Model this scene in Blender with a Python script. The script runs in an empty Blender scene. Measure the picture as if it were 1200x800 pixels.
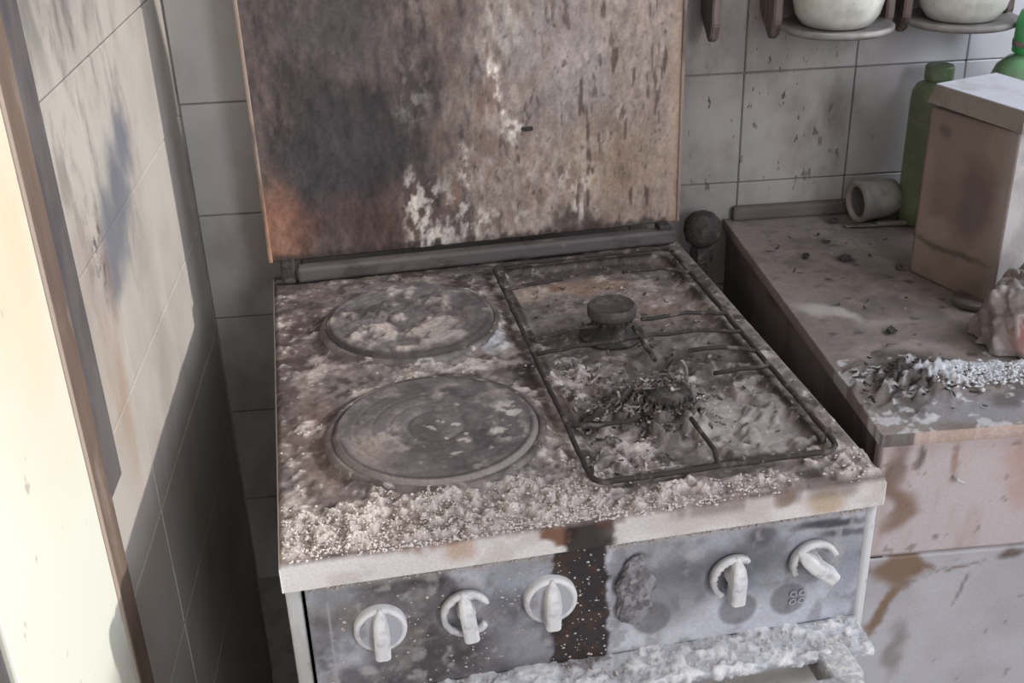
import bpy, bmesh, math, random
import numpy as np
from mathutils import Vector, Matrix

random.seed(7)
rng = np.random.default_rng(11)
C = bpy.context.scene.collection
S = bpy.context.scene

# ---------------------------------------------------------------- camera
cam = bpy.data.objects.new('camera', bpy.data.cameras.new('camera'))
C.objects.link(cam)
Rt = Vector((0.99501816, -0.09415247, -0.03277457))
Up = Vector((0.07165404, 0.44683491, 0.89174226))
Fw = Vector((0.06931491, 0.88964817, -0.45135526))
M = Matrix((Rt, Up, -Fw)).transposed().to_4x4()
M.translation = (0.1294, -0.7158, 1.3873)
cam.matrix_world = M
cam.data.sensor_width = 36
cam.data.lens = 1339.47 * 36 / 1200
cam.data.clip_start = 0.02
S.camera = cam

# ---------------------------------------------------------------- light
S.view_settings.view_transform = 'Standard'
S.view_settings.look = 'None'
S.view_settings.gamma = 1
S.view_settings.exposure = 0.0
w = bpy.data.worlds.new('overcast_sky')
S.world = w
w.use_nodes = True
w.node_tree.nodes['Background'].inputs[0].default_value = (1.0, 0.985, 0.985, 1)
w.node_tree.nodes['Background'].inputs[1].default_value = 1.75

SUN_DIR = Vector((-1.0, 0.06, -0.45))
sd = bpy.data.lights.new('sun', 'SUN')
sd.energy = 2.7
sd.color = (1.0, 0.965, 0.92)
sd.angle = math.radians(1.6)
sun = bpy.data.objects.new('sun', sd)
sun.rotation_euler = SUN_DIR.to_track_quat('-Z', 'Y').to_euler()
sun.location = (3, 0, 3)
C.objects.link(sun)


def area(name, loc, target, size, sy, energy, col):
    d = bpy.data.lights.new(name, 'AREA')
    d.shape = 'RECTANGLE'
    d.size = size
    d.size_y = sy
    d.energy = energy
    d.color = col
    o = bpy.data.objects.new(name, d)
    o.location = loc
    o.rotation_euler = (Vector(target) - Vector(loc)).to_track_quat('-Z', 'Y').to_euler()
    C.objects.link(o)


WX = 1.45                                   # right wall
area('window_skylight', (WX + 0.16, 0.0, 1.8), (0.3, 0.1, 0.8), 1.1, 0.8, 17, (0.80, 0.88, 1.0))
area('camera_side_fill', (1.6, -2.3, 2.0), (0.5, 0.1, 0.8), 1.2, 1.1, 80, (0.86, 0.90, 1.0))  # soft cool fill added behind the camera, no window built there


# ---------------------------------------------------------------- colour helpers
def lin(c):
    o = []
    for v in c[:3]:
        v = v / 255.0
        o.append(v / 12.92 if v <= 0.04045 else ((v + 0.055) / 1.055) ** 2.4)
    return o


def col4(c):
    return (*lin(c), 1)


# numpy value noise ------------------------------------------------------------
_T = rng.random((256, 256))


def vn(x, y, seed=0):
    x = np.asarray(x, float) + seed * 17.37
    y = np.asarray(y, float) + seed * 9.71
    xi = np.floor(x).astype(int)
    yi = np.floor(y).astype(int)
    fx = x - xi
    fy = y - yi
    fx = fx * fx * (3 - 2 * fx)
    fy = fy * fy * (3 - 2 * fy)
    a = _T[xi % 256, yi % 256]
    b = _T[(xi + 1) % 256, yi % 256]
    c = _T[xi % 256, (yi + 1) % 256]
    d = _T[(xi + 1) % 256, (yi + 1) % 256]
    return (a * (1 - fx) + b * fx) * (1 - fy) + (c * (1 - fx) + d * fx) * fy


def fbm(x, y, s, octv=4, seed=0, gain=0.5):
    """s = wavelength in metres of the coarsest octave; returns about 0..1"""
    t = 0
    a = 1
    n = 0
    f = 1.0 / s
    for k in range(octv):
        t = t + a * vn(x * f, y * f, seed + k * 3)
        n += a
        a *= gain
        f *= 2.03
    return (t / n - 0.5) * 1.5 + 0.5


def ss(x, a, b):
    t = np.clip((x - a) / (b - a), 0, 1)
    return t * t * (3 - 2 * t)


def blob(x, y, cx, cy, rx, ry, soft=0.35, warp=0.0, ws=0.03, seed=5, rot=0.0):
    if warp:
        x = x + (fbm(x, y, ws, 3, seed) - .5) * warp
        y = y + (fbm(x, y, ws, 3, seed + 7) - .5) * warp
    dx, dy = x - cx, y - cy
    if rot:
        c, s = math.cos(rot), math.sin(rot)
        dx, dy = dx * c + dy * s, -dx * s + dy * c
    d = np.sqrt((dx / rx) ** 2 + (dy / ry) ** 2)
    return 1 - ss(d, 1 - soft, 1 + soft)


class Paint:
    def __init__(self, shape, base):
        self.c = np.ones(shape + (3,)) * np.array(lin(base))

    def add(self, m, colour, k=1.0):
        m = np.clip(np.asarray(m) * k, 0, 1)[..., None]
        self.c = self.c * (1 - m) + np.array(lin(colour)) * m
        return self

    def mul(self, f):
        self.c = np.clip(self.c * np.asarray(f)[..., None], 0, 1)
        return self


# ---------------------------------------------------------------- materials
class N:
    def __init__(self, name, rough=0.8, metal=0.0, spec=0.3):
        self.m = bpy.data.materials.new(name)
        self.m.use_nodes = True
        self.t = self.m.node_tree
        self.b = self.t.nodes['Principled BSDF']
        self.b.inputs['Roughness'].default_value = rough
        self.b.inputs['Metallic'].default_value = metal
        self.b.inputs['Specular IOR Level'].default_value = spec

    def n(self, typ, **kw):
        o = self.t.nodes.new(typ)
        for k, v in kw.items():
            setattr(o, k, v)
        return o

    def l(self, a, b):
        self.t.links.new(a, b)

    def coord(self, world=False):
        if world:
            return self.n('ShaderNodeNewGeometry').outputs['Position']
        return self.n('ShaderNodeTexCoord').outputs['Object']

    def noise(self, co, scale, stretch=(1, 1, 1), detail=4, off=0.0):
        mp = self.n('ShaderNodeMapping')
        mp.inputs['Scale'].default_value = stretch
        mp.inputs['Location'].default_value = (off, off * .7, off * 1.3)
        self.l(co, mp.inputs['Vector'])
        t = self.n('ShaderNodeTexNoise')
        t.inputs['Scale'].default_value = scale
        t.inputs['Detail'].default_value = detail
        t.inputs['Roughness'].default_value = 0.6
        self.l(mp.outputs[0], t.inputs['Vector'])
        return t

    def rng(self, v, a, b, c=0.0, d=1.0):
        r = self.n('ShaderNodeMapRange')
        r.interpolation_type = 'SMOOTHSTEP'
        for i, x in enumerate((a, b, c, d)):
            r.inputs[i + 1].default_value = x
        self.l(v, r.inputs[0])
        return r.outputs[0]

    def math(self, op, a, b):
        m = self.n('ShaderNodeMath', operation=op)
        for i, x in enumerate((a, b)):
            if isinstance(x, (int, float)):
                m.inputs[i].default_value = x
            else:
                self.l(x, m.inputs[i])
        return m.outputs[0]

    def mix(self, f, a, b, mode='MIX'):
        m = self.n('ShaderNodeMix', data_type='RGBA', blend_type=mode)
        for sock, x in ((m.inputs[0], f), (m.inputs[6], a), (m.inputs[7], b)):
            if isinstance(x, (int, float)):
                sock.default_value = x
            elif isinstance(x, tuple):
                sock.default_value = x
            else:
                self.l(x, sock)
        return m.outputs[2]

    def warp(self, co, amp, scale):
        t = self.noise(co, scale, detail=3)
        s = self.n('ShaderNodeVectorMath', operation='SUBTRACT')
        self.l(t.outputs['Color'], s.inputs[0])
        s.inputs[1].default_value = (.5, .5, .5)
        k = self.n('ShaderNodeVectorMath', operation='SCALE')
        self.l(s.outputs[0], k.inputs[0])
        k.inputs['Scale'].default_value = amp
        a = self.n('ShaderNodeVectorMath', operation='ADD')
        self.l(co, a.inputs[0])
        self.l(k.outputs[0], a.inputs[1])
        return a.outputs[0]

    def blob(self, co, c, r, soft=0.4):
        s = self.n('ShaderNodeVectorMath', operation='SUBTRACT')
        self.l(co, s.inputs[0])
        s.inputs[1].default_value = c
        d = self.n('ShaderNodeVectorMath', operation='DIVIDE')
        self.l(s.outputs[0], d.inputs[0])
        d.inputs[1].default_value = r
        ln = self.n('ShaderNodeVectorMath', operation='LENGTH')
        self.l(d.outputs[0], ln.inputs[0])
        return self.rng(ln.outputs['Value'], 1 - soft, 1 + soft, 1.0, 0.0)

    def finish(self, colour, bump=None, strength=0.3, dist=0.002):
        if isinstance(colour, tuple):
            self.b.inputs['Base Color'].default_value = colour
        else:
            self.l(colour, self.b.inputs['Base Color'])
        if bump is not None:
            bp = self.n('ShaderNodeBump')
            bp.inputs['Strength'].default_value = strength
            bp.inputs['Distance'].default_value = dist
            self.l(bump, bp.inputs['Height'])
            self.l(bp.outputs[0], self.b.inputs['Normal'])
        return self.m


def dirty(name, base, layers=(), world=False, rough=0.8, metal=0.0, spec=0.3, bump=0.25, bscale=260, bdist=0.001):
    """layers: (colour, strength, noise(scale, lo, hi, stretch) or None, [blobs (centre, radius)] or None)"""
    n = N(name, rough, metal, spec)
    co = n.coord(world)
    c = col4(base)
    wp = None
    for i, (colour, k, nz, blobs) in enumerate(layers):
        f = None
        if nz:
            t = n.noise(co, nz[0], nz[3] if len(nz) > 3 else (1, 1, 1), 5, off=i * 3.1 + 1)
            f = n.rng(t.outputs['Fac'], nz[1], nz[2])
        if blobs:
            if wp is None:
                wp = n.warp(co, 0.035, 30)
            g = None
            for b in blobs:
                o = n.blob(wp, b[0], b[1], b[2] if len(b) > 2 else 0.45)
                g = o if g is None else n.math('MAXIMUM', g, o)
            f = g if f is None else n.math('MULTIPLY', f, g)
        f = n.math('MULTIPLY', f, float(k))
        c = n.mix(f, c, col4(colour))
    fine = n.noise(co, bscale, detail=3)
    return n.finish(c, fine.outputs['Fac'], bump, bdist)


def painted(name, rough=0.85, spec=0.25, metal=0.0, bump=0.35, bscale=420, var=0.18):
    """reads the dirt map stored on the mesh and adds fine grain"""
    n = N(name, rough, metal, spec)
    a = n.n('ShaderNodeAttribute', attribute_name='dirt')
    co = n.coord()
    t = n.noise(co, bscale, detail=4)
    v = n.rng(t.outputs['Fac'], .25, .75, 1 - var, 1 + var)
    cmb = n.n('ShaderNodeCombineColor')
    for i in range(3):
        n.l(v, cmb.inputs[i])
    c = n.mix(1.0, a.outputs['Color'], cmb.outputs[0], 'MULTIPLY')
    return n.finish(c, t.outputs['Fac'], bump, 0.0012)


# ---------------------------------------------------------------- object helpers
def finish(name, me, mat, parent=None, smooth=False):
    if mat:
        me.materials.append(mat)
    if smooth:
        me.polygons.foreach_set('use_smooth', [True] * len(me.polygons))
    o = bpy.data.objects.new(name, me)
    C.objects.link(o)
    if parent is not None:
        o.parent = parent
    return o


def obj(name, bm, mat, parent=None, smooth=False):
    me = bpy.data.meshes.new(name)
    bmesh.ops.recalc_face_normals(bm, faces=bm.faces)
    bm.to_mesh(me)
    bm.free()
    return finish(name, me, mat, parent, smooth)


def tag(o, label=None, cat=None, group=None, kind=None):
    if label:
        o['label'] = label
    if cat:
        o['category'] = cat
    if group:
        o['group'] = group
    if kind:
        o['kind'] = kind
    return o


def empty(name, loc=(0, 0, 0), rz=0.0):
    o = bpy.data.objects.new(name, None)
    o.empty_display_size = 0.05
    o.location = loc
    o.rotation_euler = (0, 0, rz)
    C.objects.link(o)
    return o


def box(bm, x0, x1, y0, y1, z0, z1, bev=0.0, seg=2, mat=None):
    g = bmesh.ops.create_cube(bm, size=1)
    vs = g['verts']
    bmesh.ops.scale(bm, vec=(x1 - x0, y1 - y0, z1 - z0), verts=vs)
    bmesh.ops.translate(bm, vec=((x0 + x1) / 2, (y0 + y1) / 2, (z0 + z1) / 2), verts=vs)
    if mat is not None:
        bmesh.ops.transform(bm, matrix=mat, verts=vs)
    if bev:
        es = list({e for v in vs for e in v.link_edges})
        bmesh.ops.bevel(bm, geom=es, offset=bev, segments=seg, affect='EDGES', profile=0.5)
    return bm


def bx(*a, **k):
    return box(bmesh.new(), *a, **k)


def lathe(bm, prof, n=40, mat=None, cap=True):
    rings = []
    for r, z in prof:
        ring = []
        for i in range(n):
            a = 2 * math.pi * i / n
            v = Vector((r * math.cos(a), r * math.sin(a), z))
            if mat is not None:
                v = mat @ v
            ring.append(bm.verts.new(v))
        rings.append(ring)
    for a, b in zip(rings, rings[1:]):
        for i in range(n):
            j = (i + 1) % n
            bm.faces.new((a[i], a[j], b[j], b[i]))
    if cap:
        if prof[0][0] > 1e-5:
            bm.faces.new(rings[0])
        if prof[-1][0] > 1e-5:
            bm.faces.new(rings[-1])
    return bm


def tube(bm, pts, r, n=8, cap=True):
    pts = [Vector(p) for p in pts]
    rings = []
    prev = None
    for i, p in enumerate(pts):
        d = (pts[min(i + 1, len(pts) - 1)] - pts[max(i - 1, 0)]).normalized()
        up = prev if prev is not None else (Vector((0, 0, 1)) if abs(d.z) < .9 else Vector((1, 0, 0)))
        s = d.cross(up).normalized()
        u = s.cross(d).normalized()
        prev = u
        rr = r[i] if isinstance(r, (list, tuple)) else r
        rings.append([bm.verts.new(p + (s * math.cos(2 * math.pi * k / n) + u * math.sin(2 * math.pi * k / n)) * rr) for k in range(n)])
    for a, b in zip(rings, rings[1:]):
        for k in range(n):
            j = (k + 1) % n
            bm.faces.new((a[k], a[j], b[j], b[k]))
    if cap:
        bm.faces.new(rings[0])
        bm.faces.new(rings[-1])
    return bm


def grid_mesh(name, X, Y, Z, colour, mat, parent=None, smooth=True):
    """X,Y,Z: 2-D arrays; colour: array (...,3) of linear albedo stored as the dirt map"""
    h, wd = X.shape
    me = bpy.data.meshes.new(name)
    co = np.stack([X, Y, Z], -1).reshape(-1, 3)
    idx = np.arange(h * wd).reshape(h, wd)
    q = np.stack([idx[:-1, :-1], idx[:-1, 1:], idx[1:, 1:], idx[1:, :-1]], -1).reshape(-1, 4)
    me.vertices.add(len(co))
    me.vertices.foreach_set('co', co.ravel())
    me.loops.add(q.size)
    me.polygons.add(len(q))
    me.polygons.foreach_set('loop_start', np.arange(0, q.size, 4))
    me.loops.foreach_set('vertex_index', q.ravel())
    me.update(calc_edges=True)
    at = me.color_attributes.new('dirt', 'FLOAT_COLOR', 'POINT')
    cc = np.concatenate([colour.reshape(-1, 3), np.ones((h * wd, 1))], 1)
    at.data.foreach_set('color', cc.ravel())
    return finish(name, me, mat, parent, smooth)


def plate(name, x0, x1, z0, z1, yf, yb, res, paintf, mat, parent=None, relief=None):
    """upright dirty plate: front face at y=yf facing -y, sides folded back to yb"""
    nx = max(4, int((x1 - x0) / res))
    nz = max(4, int((z1 - z0) / res))
    sx = np.concatenate([[x0], np.linspace(x0, x1, nx), [x1]])
    sz = np.concatenate([[z0], np.linspace(z0, z1, nz), [z1]])
    X, Z = np.meshgrid(sx, sz)
    Y = np.full_like(X, yf)
    if relief is not None:
        Y = Y - relief(X, Z)
    Y[0, :] = yb
    Y[-1, :] = yb
    Y[:, 0] = yb
    Y[:, -1] = yb
    o = grid_mesh(name, X, Y, Z, paintf(X, Z), mat, parent)
    bm = bmesh.new()
    bm.from_mesh(o.data)
    bmesh.ops.holes_fill(bm, edges=[e for e in bm.edges if e.is_boundary], sides=0)
    bmesh.ops.recalc_face_normals(bm, faces=bm.faces)
    bm.to_mesh(o.data)
    bm.free()
    return o


# ================================================================ THE ROOM
m_tile_b = dirty('tile_glaze_right', (208, 208, 218), [
    ((126, 115, 108), .95, (5, .10, .40, (1, 1, .6)), [((.30, .65, 1.05), (.40, 1, .60), .25)]),
    ((160, 153, 147), .95, None, [((-.05, .65, 1.05), (.26, 1, .7), .2)]),
    ((120, 114, 110), .85, None, [((-.05, .65, .45), (.35, 1, .42), .25)]),  # shade of the gap beside the cooker, put into the tile colour
    ((92, 80, 74), .75, (14, .42, .62, (1, 1, .5)), [((.52, .65, 1.05), (.17, 1, .5), .3)]),
    ((150, 145, 140), .6, (7, .40, .62, (1, 1, 1)), [((.64, .65, .93), (.24, 1, .07), .5)]),
    ((186, 183, 180), .45, (9, .35, .6, (1, 1, .7)), None),
    ((66, 58, 55), .9, (95, .625, .665, (1, 1, .35)), [((.55, .65, 1.0), (.10, 1, .16), .35)]),
    ((70, 62, 60), .7, (60, .66, .71, (1, 1, .6)), [((.56, .65, 1.0), (.14, 1, .3), .4)]),
], world=True, rough=0.42, spec=0.4, bump=.06)
m_tile_l = dirty('tile_glaze_left', (178, 171, 163), [
    ((146, 137, 129), .7, (7, .40, .72, (1, 1, .6)), None),
    ((118, 110, 104), .65, (30, .46, .66, (1, 1, .45)), [((-.15, .27, 1.13), (1, .16, .18), .5)]),
    ((104, 107, 115), .9, (10, .02, .35, (1, 1, 1)), [((-.15, .365, 1.080), (1, .028, .035), .6), ((-.15, .325, 1.045), (1, .042, .042), .6), ((-.15, .285, 1.020), (1, .046, .042), .6), ((-.15, .255, .995), (1, .032, .03), .6)]),
    ((62, 60, 64), .8, (90, .48, .62, (1, 1, .8)), [((-.15, .225, 1.030), (1, .022, .045), .6)]),
    ((150, 122, 100), .5, (14, .4, .6, (1, 1, .3)), [((-.15, .22, .92), (1, .05, .12), .6)]),
    ((70, 66, 66), .55, (20, .3, .6, (1, 1, .4)), [((-.15, .23, 1.24), (1, .12, .06), .6)]),
], world=True, rough=0.5, spec=0.35, bump=.08)
m_grout = dirty('sooty_grout', (146, 139, 134), [((120, 113, 109), .6, (30, .4, .6, (1, 1, 1)), None), ((112, 110, 112), .9, None, [((.95, .65, 1.0), (.36, 1, .6), .3)])], world=True, rough=.95)
m_plaster = dirty('sooty_plaster', (165, 158, 148), [((120, 112, 104), .6, (4, .35, .7, (1, 1, .6)), None)], world=True, rough=.9)
m_floor = dirty('floor_lino', (96, 86, 78), [((60, 54, 50), .7, (12, .4, .65, (1, 1, 1)), None)], world=True, rough=.7)

WL, WB = -0.1535, 0.6535                       # structural faces; the tile faces stand 3.5 mm proud
FY = -2.4


def struct(name, bm, mat):
    return tag(obj(name, bm, mat), kind='structure')


wall_back = struct('wall_back', bx(WL - .12, WX + .12, WB, WB + .1, 0, 2.45), m_grout)
wall_left = struct('wall_left', bx(WL - .1, WL, FY, WB, 0, 2.45), m_grout)
struct('floor', bx(WL - .12, WX + .12, FY, WB + .1, -.08, 0), m_floor)
struct('ceiling', bx(WL - .12, WX + .12, FY, WB + .1, 2.45, 2.53), m_plaster)
# right wall with the window opening
SILL, HEAD, WY0, WY1 = 1.44, 2.2, -.62, .60  # opening is unseen; sill raised to keep sun off most of the hob
bm = bmesh.new()
box(bm, WX, WX + .1, FY, WB, 0, SILL)
box(bm, WX, WX + .1, FY, WB, HEAD, 2.45)
box(bm, WX, WX + .1, FY, WY0, SILL, HEAD)
box(bm, WX, WX + .1, WY1, WB, SILL, HEAD)
struct('wall_right', bm, m_plaster)
m_white = dirty('window_white_paint', (205, 203, 198), rough=.6)
bm = bmesh.new()
for a in ((WX + .02, WX + .06, WY0, WY0 + .03, SILL, HEAD), (WX + .02, WX + .06, WY1 - .03, WY1, SILL, HEAD),
          (WX + .02, WX + .06, WY0, WY1, SILL, SILL + .03), (WX + .02, WX + .06, WY0, WY1, HEAD - .03, HEAD)):
    box(bm, *a)
struct('window_1', bm, m_white)

# tiles: each its own piece of the wall
TB, TL = .1405, .1445


def tile_mesh(wd, h, axis, mat):
    g = .0006
    bm = bmesh.new()
    if axis == 'y':
        box(bm, -wd / 2 + g, wd / 2 - g, .0003, .006, -h / 2 + g, h / 2 - g, .0012, 1)
    else:
        box(bm, -.006, -.0003, -wd / 2 + g, wd / 2 - g, -h / 2 + g, h / 2 - g, .0012, 1)
    me = bpy.data.meshes.new('tile')
    bmesh.ops.recalc_face_normals(bm, faces=bm.faces)
    bm.to_mesh(me)
    bm.free()
    me.materials.append(mat)
    return me


meshes = {}
for k in range(-5, 7):
    x0, x1 = .5335 + TB * k, .5335 + TB * (k + 1)
    x0, x1 = max(x0, -.149), min(x1, WX - .002)
    if x1 - x0 < .01:
        continue
    for j in range(-4, 4):
        z0 = .8985 + TB * j
        key = ('y', round(x1 - x0, 4))
        if key not in meshes:
            meshes[key] = tile_mesh(x1 - x0, TB, 'y', m_tile_b)
        o = bpy.data.objects.new('tile', meshes[key])
        o.location = ((x0 + x1) / 2 + random.uniform(-.0002, .0002), .650 + random.uniform(-.0004, .0004), z0 + TB / 2)
        o.parent = wall_back
        C.objects.link(o)
for y0, y1 in ((.106, .2505), (.2505, .649)):
    for j in range(-5, 4):
        z0 = .8825 + TL * j
        key = ('x', round(y1 - y0, 4))
        if key not in meshes:
            meshes[key] = tile_mesh(y1 - y0, TL, 'x', m_tile_l)
        o = bpy.data.objects.new('tile', meshes[key])
        o.location = (-.150 + random.uniform(-.0003, .0003), (y0 + y1) / 2, z0 + TL / 2)
        o.parent = wall_left
        C.objects.link(o)

# door casing and the white door leaf on the left wall
m_brown = dirty('casing_brown_paint', (116, 98, 86), [
    ((88, 76, 70), .8, (16, .42, .62, (1, 1, .2)), None),
    ((150, 138, 128), .5, (28, .55, .7, (1, 1, .3)), None)], world=True, rough=.7)
m_strip = dirty('casing_dark_strip', (98, 92, 92), [  # dark grey strip with darker and browner streaks
    ((70, 66, 68), .8, (18, .4, .62, (1, 1, .3)), None),
    ((140, 122, 110), .5, (12, .5, .7, (1, 1, .4)), [((-.15, .14, .9), (1, .1, .12), .6)])], world=True, rough=.8)
m_door = dirty('door_white_gloss', (222, 222, 208), [
    ((212, 186, 142), .75, (5, .2, .7, (1, 1, .5)), [((-.14, .02, 1.25), (1, .12, .24), .7)]),
    ((160, 150, 140), .6, (60, .66, .72, (1, 1, .6)), None)], world=True, rough=.5, spec=.4, bump=.04)
m_doorside = dirty('door_edge', (165, 150, 138), world=True, rough=.6)
tag(obj('trim_1', bx(-.1535, -.144, .1020, .1400, .853, 2.2, .002), m_strip), kind='structure')
tag(obj('trim_2', bx(-.1535, -.1435, .0560, .1020, 0, 2.2, .003), m_brown), kind='structure')
dr = tag(obj('door_1', bx(-.1535, -.1405, -.152, .0500, 0, 2.1, .002), m_door), kind='structure')
obj('door_edge_strip', bx(-.1535, -.1395, .0500, .0560, 0, 2.1, .0008), m_doorside, dr)
tag(obj('trim_3', bx(-.156, -.144, -.30, -.152, 0, 2.2, .003), m_strip), kind='structure')

# ================================================================ THE COOKER
YAW = math.radians(5.6176)
cooker = empty('cooker', (0, 0, 0), YAW)
tag(cooker, 'burnt white freestanding cooker covered in soot and fire extinguisher powder', 'cooker')

P_GREY = (186, 178, 172)
# ---- hob top with rolled edge
res = 0.0017
R0, SK, W, D = .007, .0225, .5, .566
sx = np.concatenate([np.linspace(-SK, -.0005, 12), np.linspace(0, W, int(W / res)), np.linspace(W + .0005, W + SK, 12)])
sy = np.concatenate([np.linspace(-SK, -.0005, 14), np.linspace(0, D, int(D / res)), np.linspace(D + .0005, D + SK, 6)])
SX, SY = np.meshgrid(sx, sy)


def drop(s, L):
    s = np.minimum(s, L - s)
    t = np.clip(s, 0, R0)
    return np.where(s < 0, R0 - s, R0 - np.sqrt(np.maximum(R0 ** 2 - (R0 - t) ** 2, 0)))


X = np.clip(SX, 0, W)
Y = np.clip(SY, 0, D)
dz = np.maximum(drop(SX, W), drop(SY, D))
inner = 1 - ss(dz, 0, .003)

plates = [(.146, .385, .089), (.143, .157, .092)]


def rrect(x, y, x0, x1, y0, y1, r):
    qx = np.abs(x - (x0 + x1) / 2) - (x1 - x0) / 2 + r
    qy = np.abs(y - (y0 + y1) / 2) - (y1 - y0) / 2 + r
    return np.sqrt(np.maximum(qx, 0) ** 2 + np.maximum(qy, 0) ** 2) + np.minimum(np.maximum(qx, qy), 0) - r


fineN = fbm(X, Y, .006, 3, 1, .6)
midN = fbm(X, Y, .022, 4, 2, .6)
bigN = fbm(X, Y, .07, 4, 3, .55)
lump = fbm(X, Y, .0085, 3, 41, .55)
# powder amount
pw = np.zeros_like(X)
pw = np.maximum(pw, (1 - ss(Y + (bigN - .5) * .05, .035, .085)) * (1 - ss(X, .24, .33)) * 1.0)
pw = np.maximum(pw, (1 - ss(Y + (bigN - .5) * .03, .018, .042)) * (1 - ss(X, .38, .46)) * .85)
pw = np.maximum(pw, blob(X, Y, .165, .272, .085, .018, .6, .03, rot=.18))
pw = np.maximum(pw, blob(X, Y, .226, .325, .014, .06, .7, .03, rot=-.3) * .95)
pw = np.maximum(pw, blob(X, Y, .235, .155, .022, .09, .8, .04) * .8)
pw = np.maximum(pw, blob(X, Y, .29, .235, .035, .05, .7, .05) * .9)
pw = np.maximum(pw, blob(X, Y, .31, .10, .055, .045, .7, .05) * .75)
pw = np.maximum(pw, blob(X, Y, .035, .20, .03, .05, .8, .03) * .45)
for (cx, cy, r) in plates:
    d = np.sqrt((X - cx) ** 2 + (Y - cy) ** 2)
    pw = np.maximum(pw, np.exp(-((d - r * 1.12) / .012) ** 2) * .55 * ss(bigN, .35, .6))
pw = np.maximum(pw, blob(X, Y, .012, .12, .012, .12, .8, .03) * .7)
pw = np.maximum(pw, blob(X, Y, .014, .40, .012, .10, .8, .03) * .45)
pw = np.maximum(pw, blob(X, Y, .10, .545, .08, .008, .6, .01) * .95)
pw = np.maximum(pw, blob(X, Y, .25, .48, .02, .04, .7, .04) * .6)
pw = np.maximum(pw, blob(X, Y, .39, .20, .05, .05, .8, .05) * .6)
pw = np.maximum(pw, blob(X, Y, .483, .03, .03, .04, .7, .03) * .9)
pw = np.maximum(pw, blob(X, Y, .488, .22, .012, .16, .8, .03) * .65)
pw = np.maximum(pw, blob(X, Y, .474, .39, .014, .05, .8, .03) * .6)
frontness = 1 - ss(Y, .05, .13)
pwm = ss(pw * (.72 + .28 * frontness) + (midN - .5) * .8 + (fineN - .5) * .6, .30, .95)
tray = -rrect(X, Y, .268, .468, .052, .508, .02)
trd = ss(tray, 0, .008)
H = -.006 * trd * inner
H += inner * (fineN - .5) * .0011 + inner * (midN - .5) * .0022
H += inner * pwm * (.0005 + (.0014 + .0026 * frontness) * ss(lump, .35, .8)) * (1 - .45 * trd)
H += inner * trd * (1 - ss(Y, .2, .34)) * ss(fbm(X, Y, .02, 4, 60), .5, .8) * .007
crust = blob(X, Y, .352, .155, .042, .034, .7, .03)
cn = fbm(X, Y, .010, 4, 66, .65)
H += inner * crust * (.010 + .019 * ss(cn, .25, .9))
for (cx, cy, r) in plates:
    d = np.sqrt((X - cx) ** 2 + (Y - cy) ** 2)
    H += inner * .0035 * np.exp(-((d - r * 1.06) / .006) ** 2)
Zt = .85 - dz + H

pt = Paint(X.shape, (118, 108, 106))
pt.add(ss(bigN, .45, .7), (84, 73, 69), .85)
pt.add(ss(fbm(X, Y, .013, 4, 70), .55, .72), (64, 55, 53), .75)
pt.add(ss(fbm(X, Y, .018, 4, 77), .60, .78), (146, 134, 127), .75)
# tray tones
lt = trd * blob(X, Y, .415, .115, .05, .06, .6, .03)
pt.add(trd * .5, (132, 123, 119), .8)
pt.add(lt, (164, 156, 152), .85)
pt.add(trd * blob(X, Y, .42, .37, .045, .045, .5, .03), (134, 118, 108), .8)
pt.add(trd * blob(X, Y, .30, .45, .035, .025, .4, .03), (172, 155, 142), .9)
pt.add(trd * blob(X, Y, .325, .452, .014, .02, .4, .02), (120, 92, 72), .8)
pt.add(trd * blob(X, Y, .37, .44, .04, .018, .5, .03), (150, 126, 108), .8)
pt.add(trd * blob(X, Y, .36, .49, .11, .018, .5, .03), (74, 63, 60), .85)
pt.add(trd * blob(X, Y, .31, .235, .05, .02, .5, .02), (138, 128, 122), .5)
pt.add(trd * blob(X, Y, .315, .155, .052, .028, .5, .03), (56, 49, 48), .9)
pt.add(trd * blob(X, Y, .40, .225, .05, .04, .6, .04), (70, 62, 60), .7)
pt.add(trd * blob(X, Y, .30, .31, .05, .035, .6, .04), (72, 64, 61), .55)
pt.add(np.exp(-(tray / .004) ** 2), (58, 50, 48), .8)
# soot shapes
pt.add(blob(X, Y, .243, .235, .010, .055, .5, .012, rot=.12), (62, 53, 50), .9)
pt.add(blob(X, Y, .25, .16, .02, .06, .7, .03), (120, 102, 90), .6)
pt.add(blob(X, Y, .035, .42, .035, .12, .7, .04), (80, 68, 65), .7)
pt.add(blob(X, Y, .04, .17, .03, .07, .7, .04), (112, 94, 86), .7)
pt.add(ss(Y, .50, .53) * (1 - ss(X, .3, .5) * .5), (72, 62, 58), .75)
for (cx, cy, r) in plates:
    d = np.sqrt((X - cx) ** 2 + (Y - cy) ** 2)
    pt.add(np.exp(-((d - r * 1.02) / .004) ** 2), (60, 54, 52), .8)
pt.add(inner * pwm, (172, 161, 155), .85)
pt.add(inner * pwm * ss(lump, .40, .80), (216, 206, 200), .7)
pt.add(inner * pwm * (1 - ss(lump, .22, .38)), (120, 103, 96), .6)
pt.add(blob(X, Y, .10, .547, .085, .007, .5, .006), (196, 200, 206), .9)
pt.add(blob(X, Y, .227, .33, .012, .03, .6, .02), (186, 188, 194), .6)
f2 = fbm(X, Y, .0065, 3, 333, .7)
f3 = fbm(X, Y, .028, 5, 334, .7)
pt.add(ss(f3, .60, .90) * inner, (186, 175, 169), .55)
pt.mul(1 + (f2 - .5) * .55 + (f3 - .5) * .35)
pt.add(ss(f2, .82, .95) * ss(midN, .4, .6), (206, 198, 192), .6)
pt.add(crust, (66, 58, 57), .85)
pt.add(crust * ss(cn, .55, .85), (158, 148, 142), .8)
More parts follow.
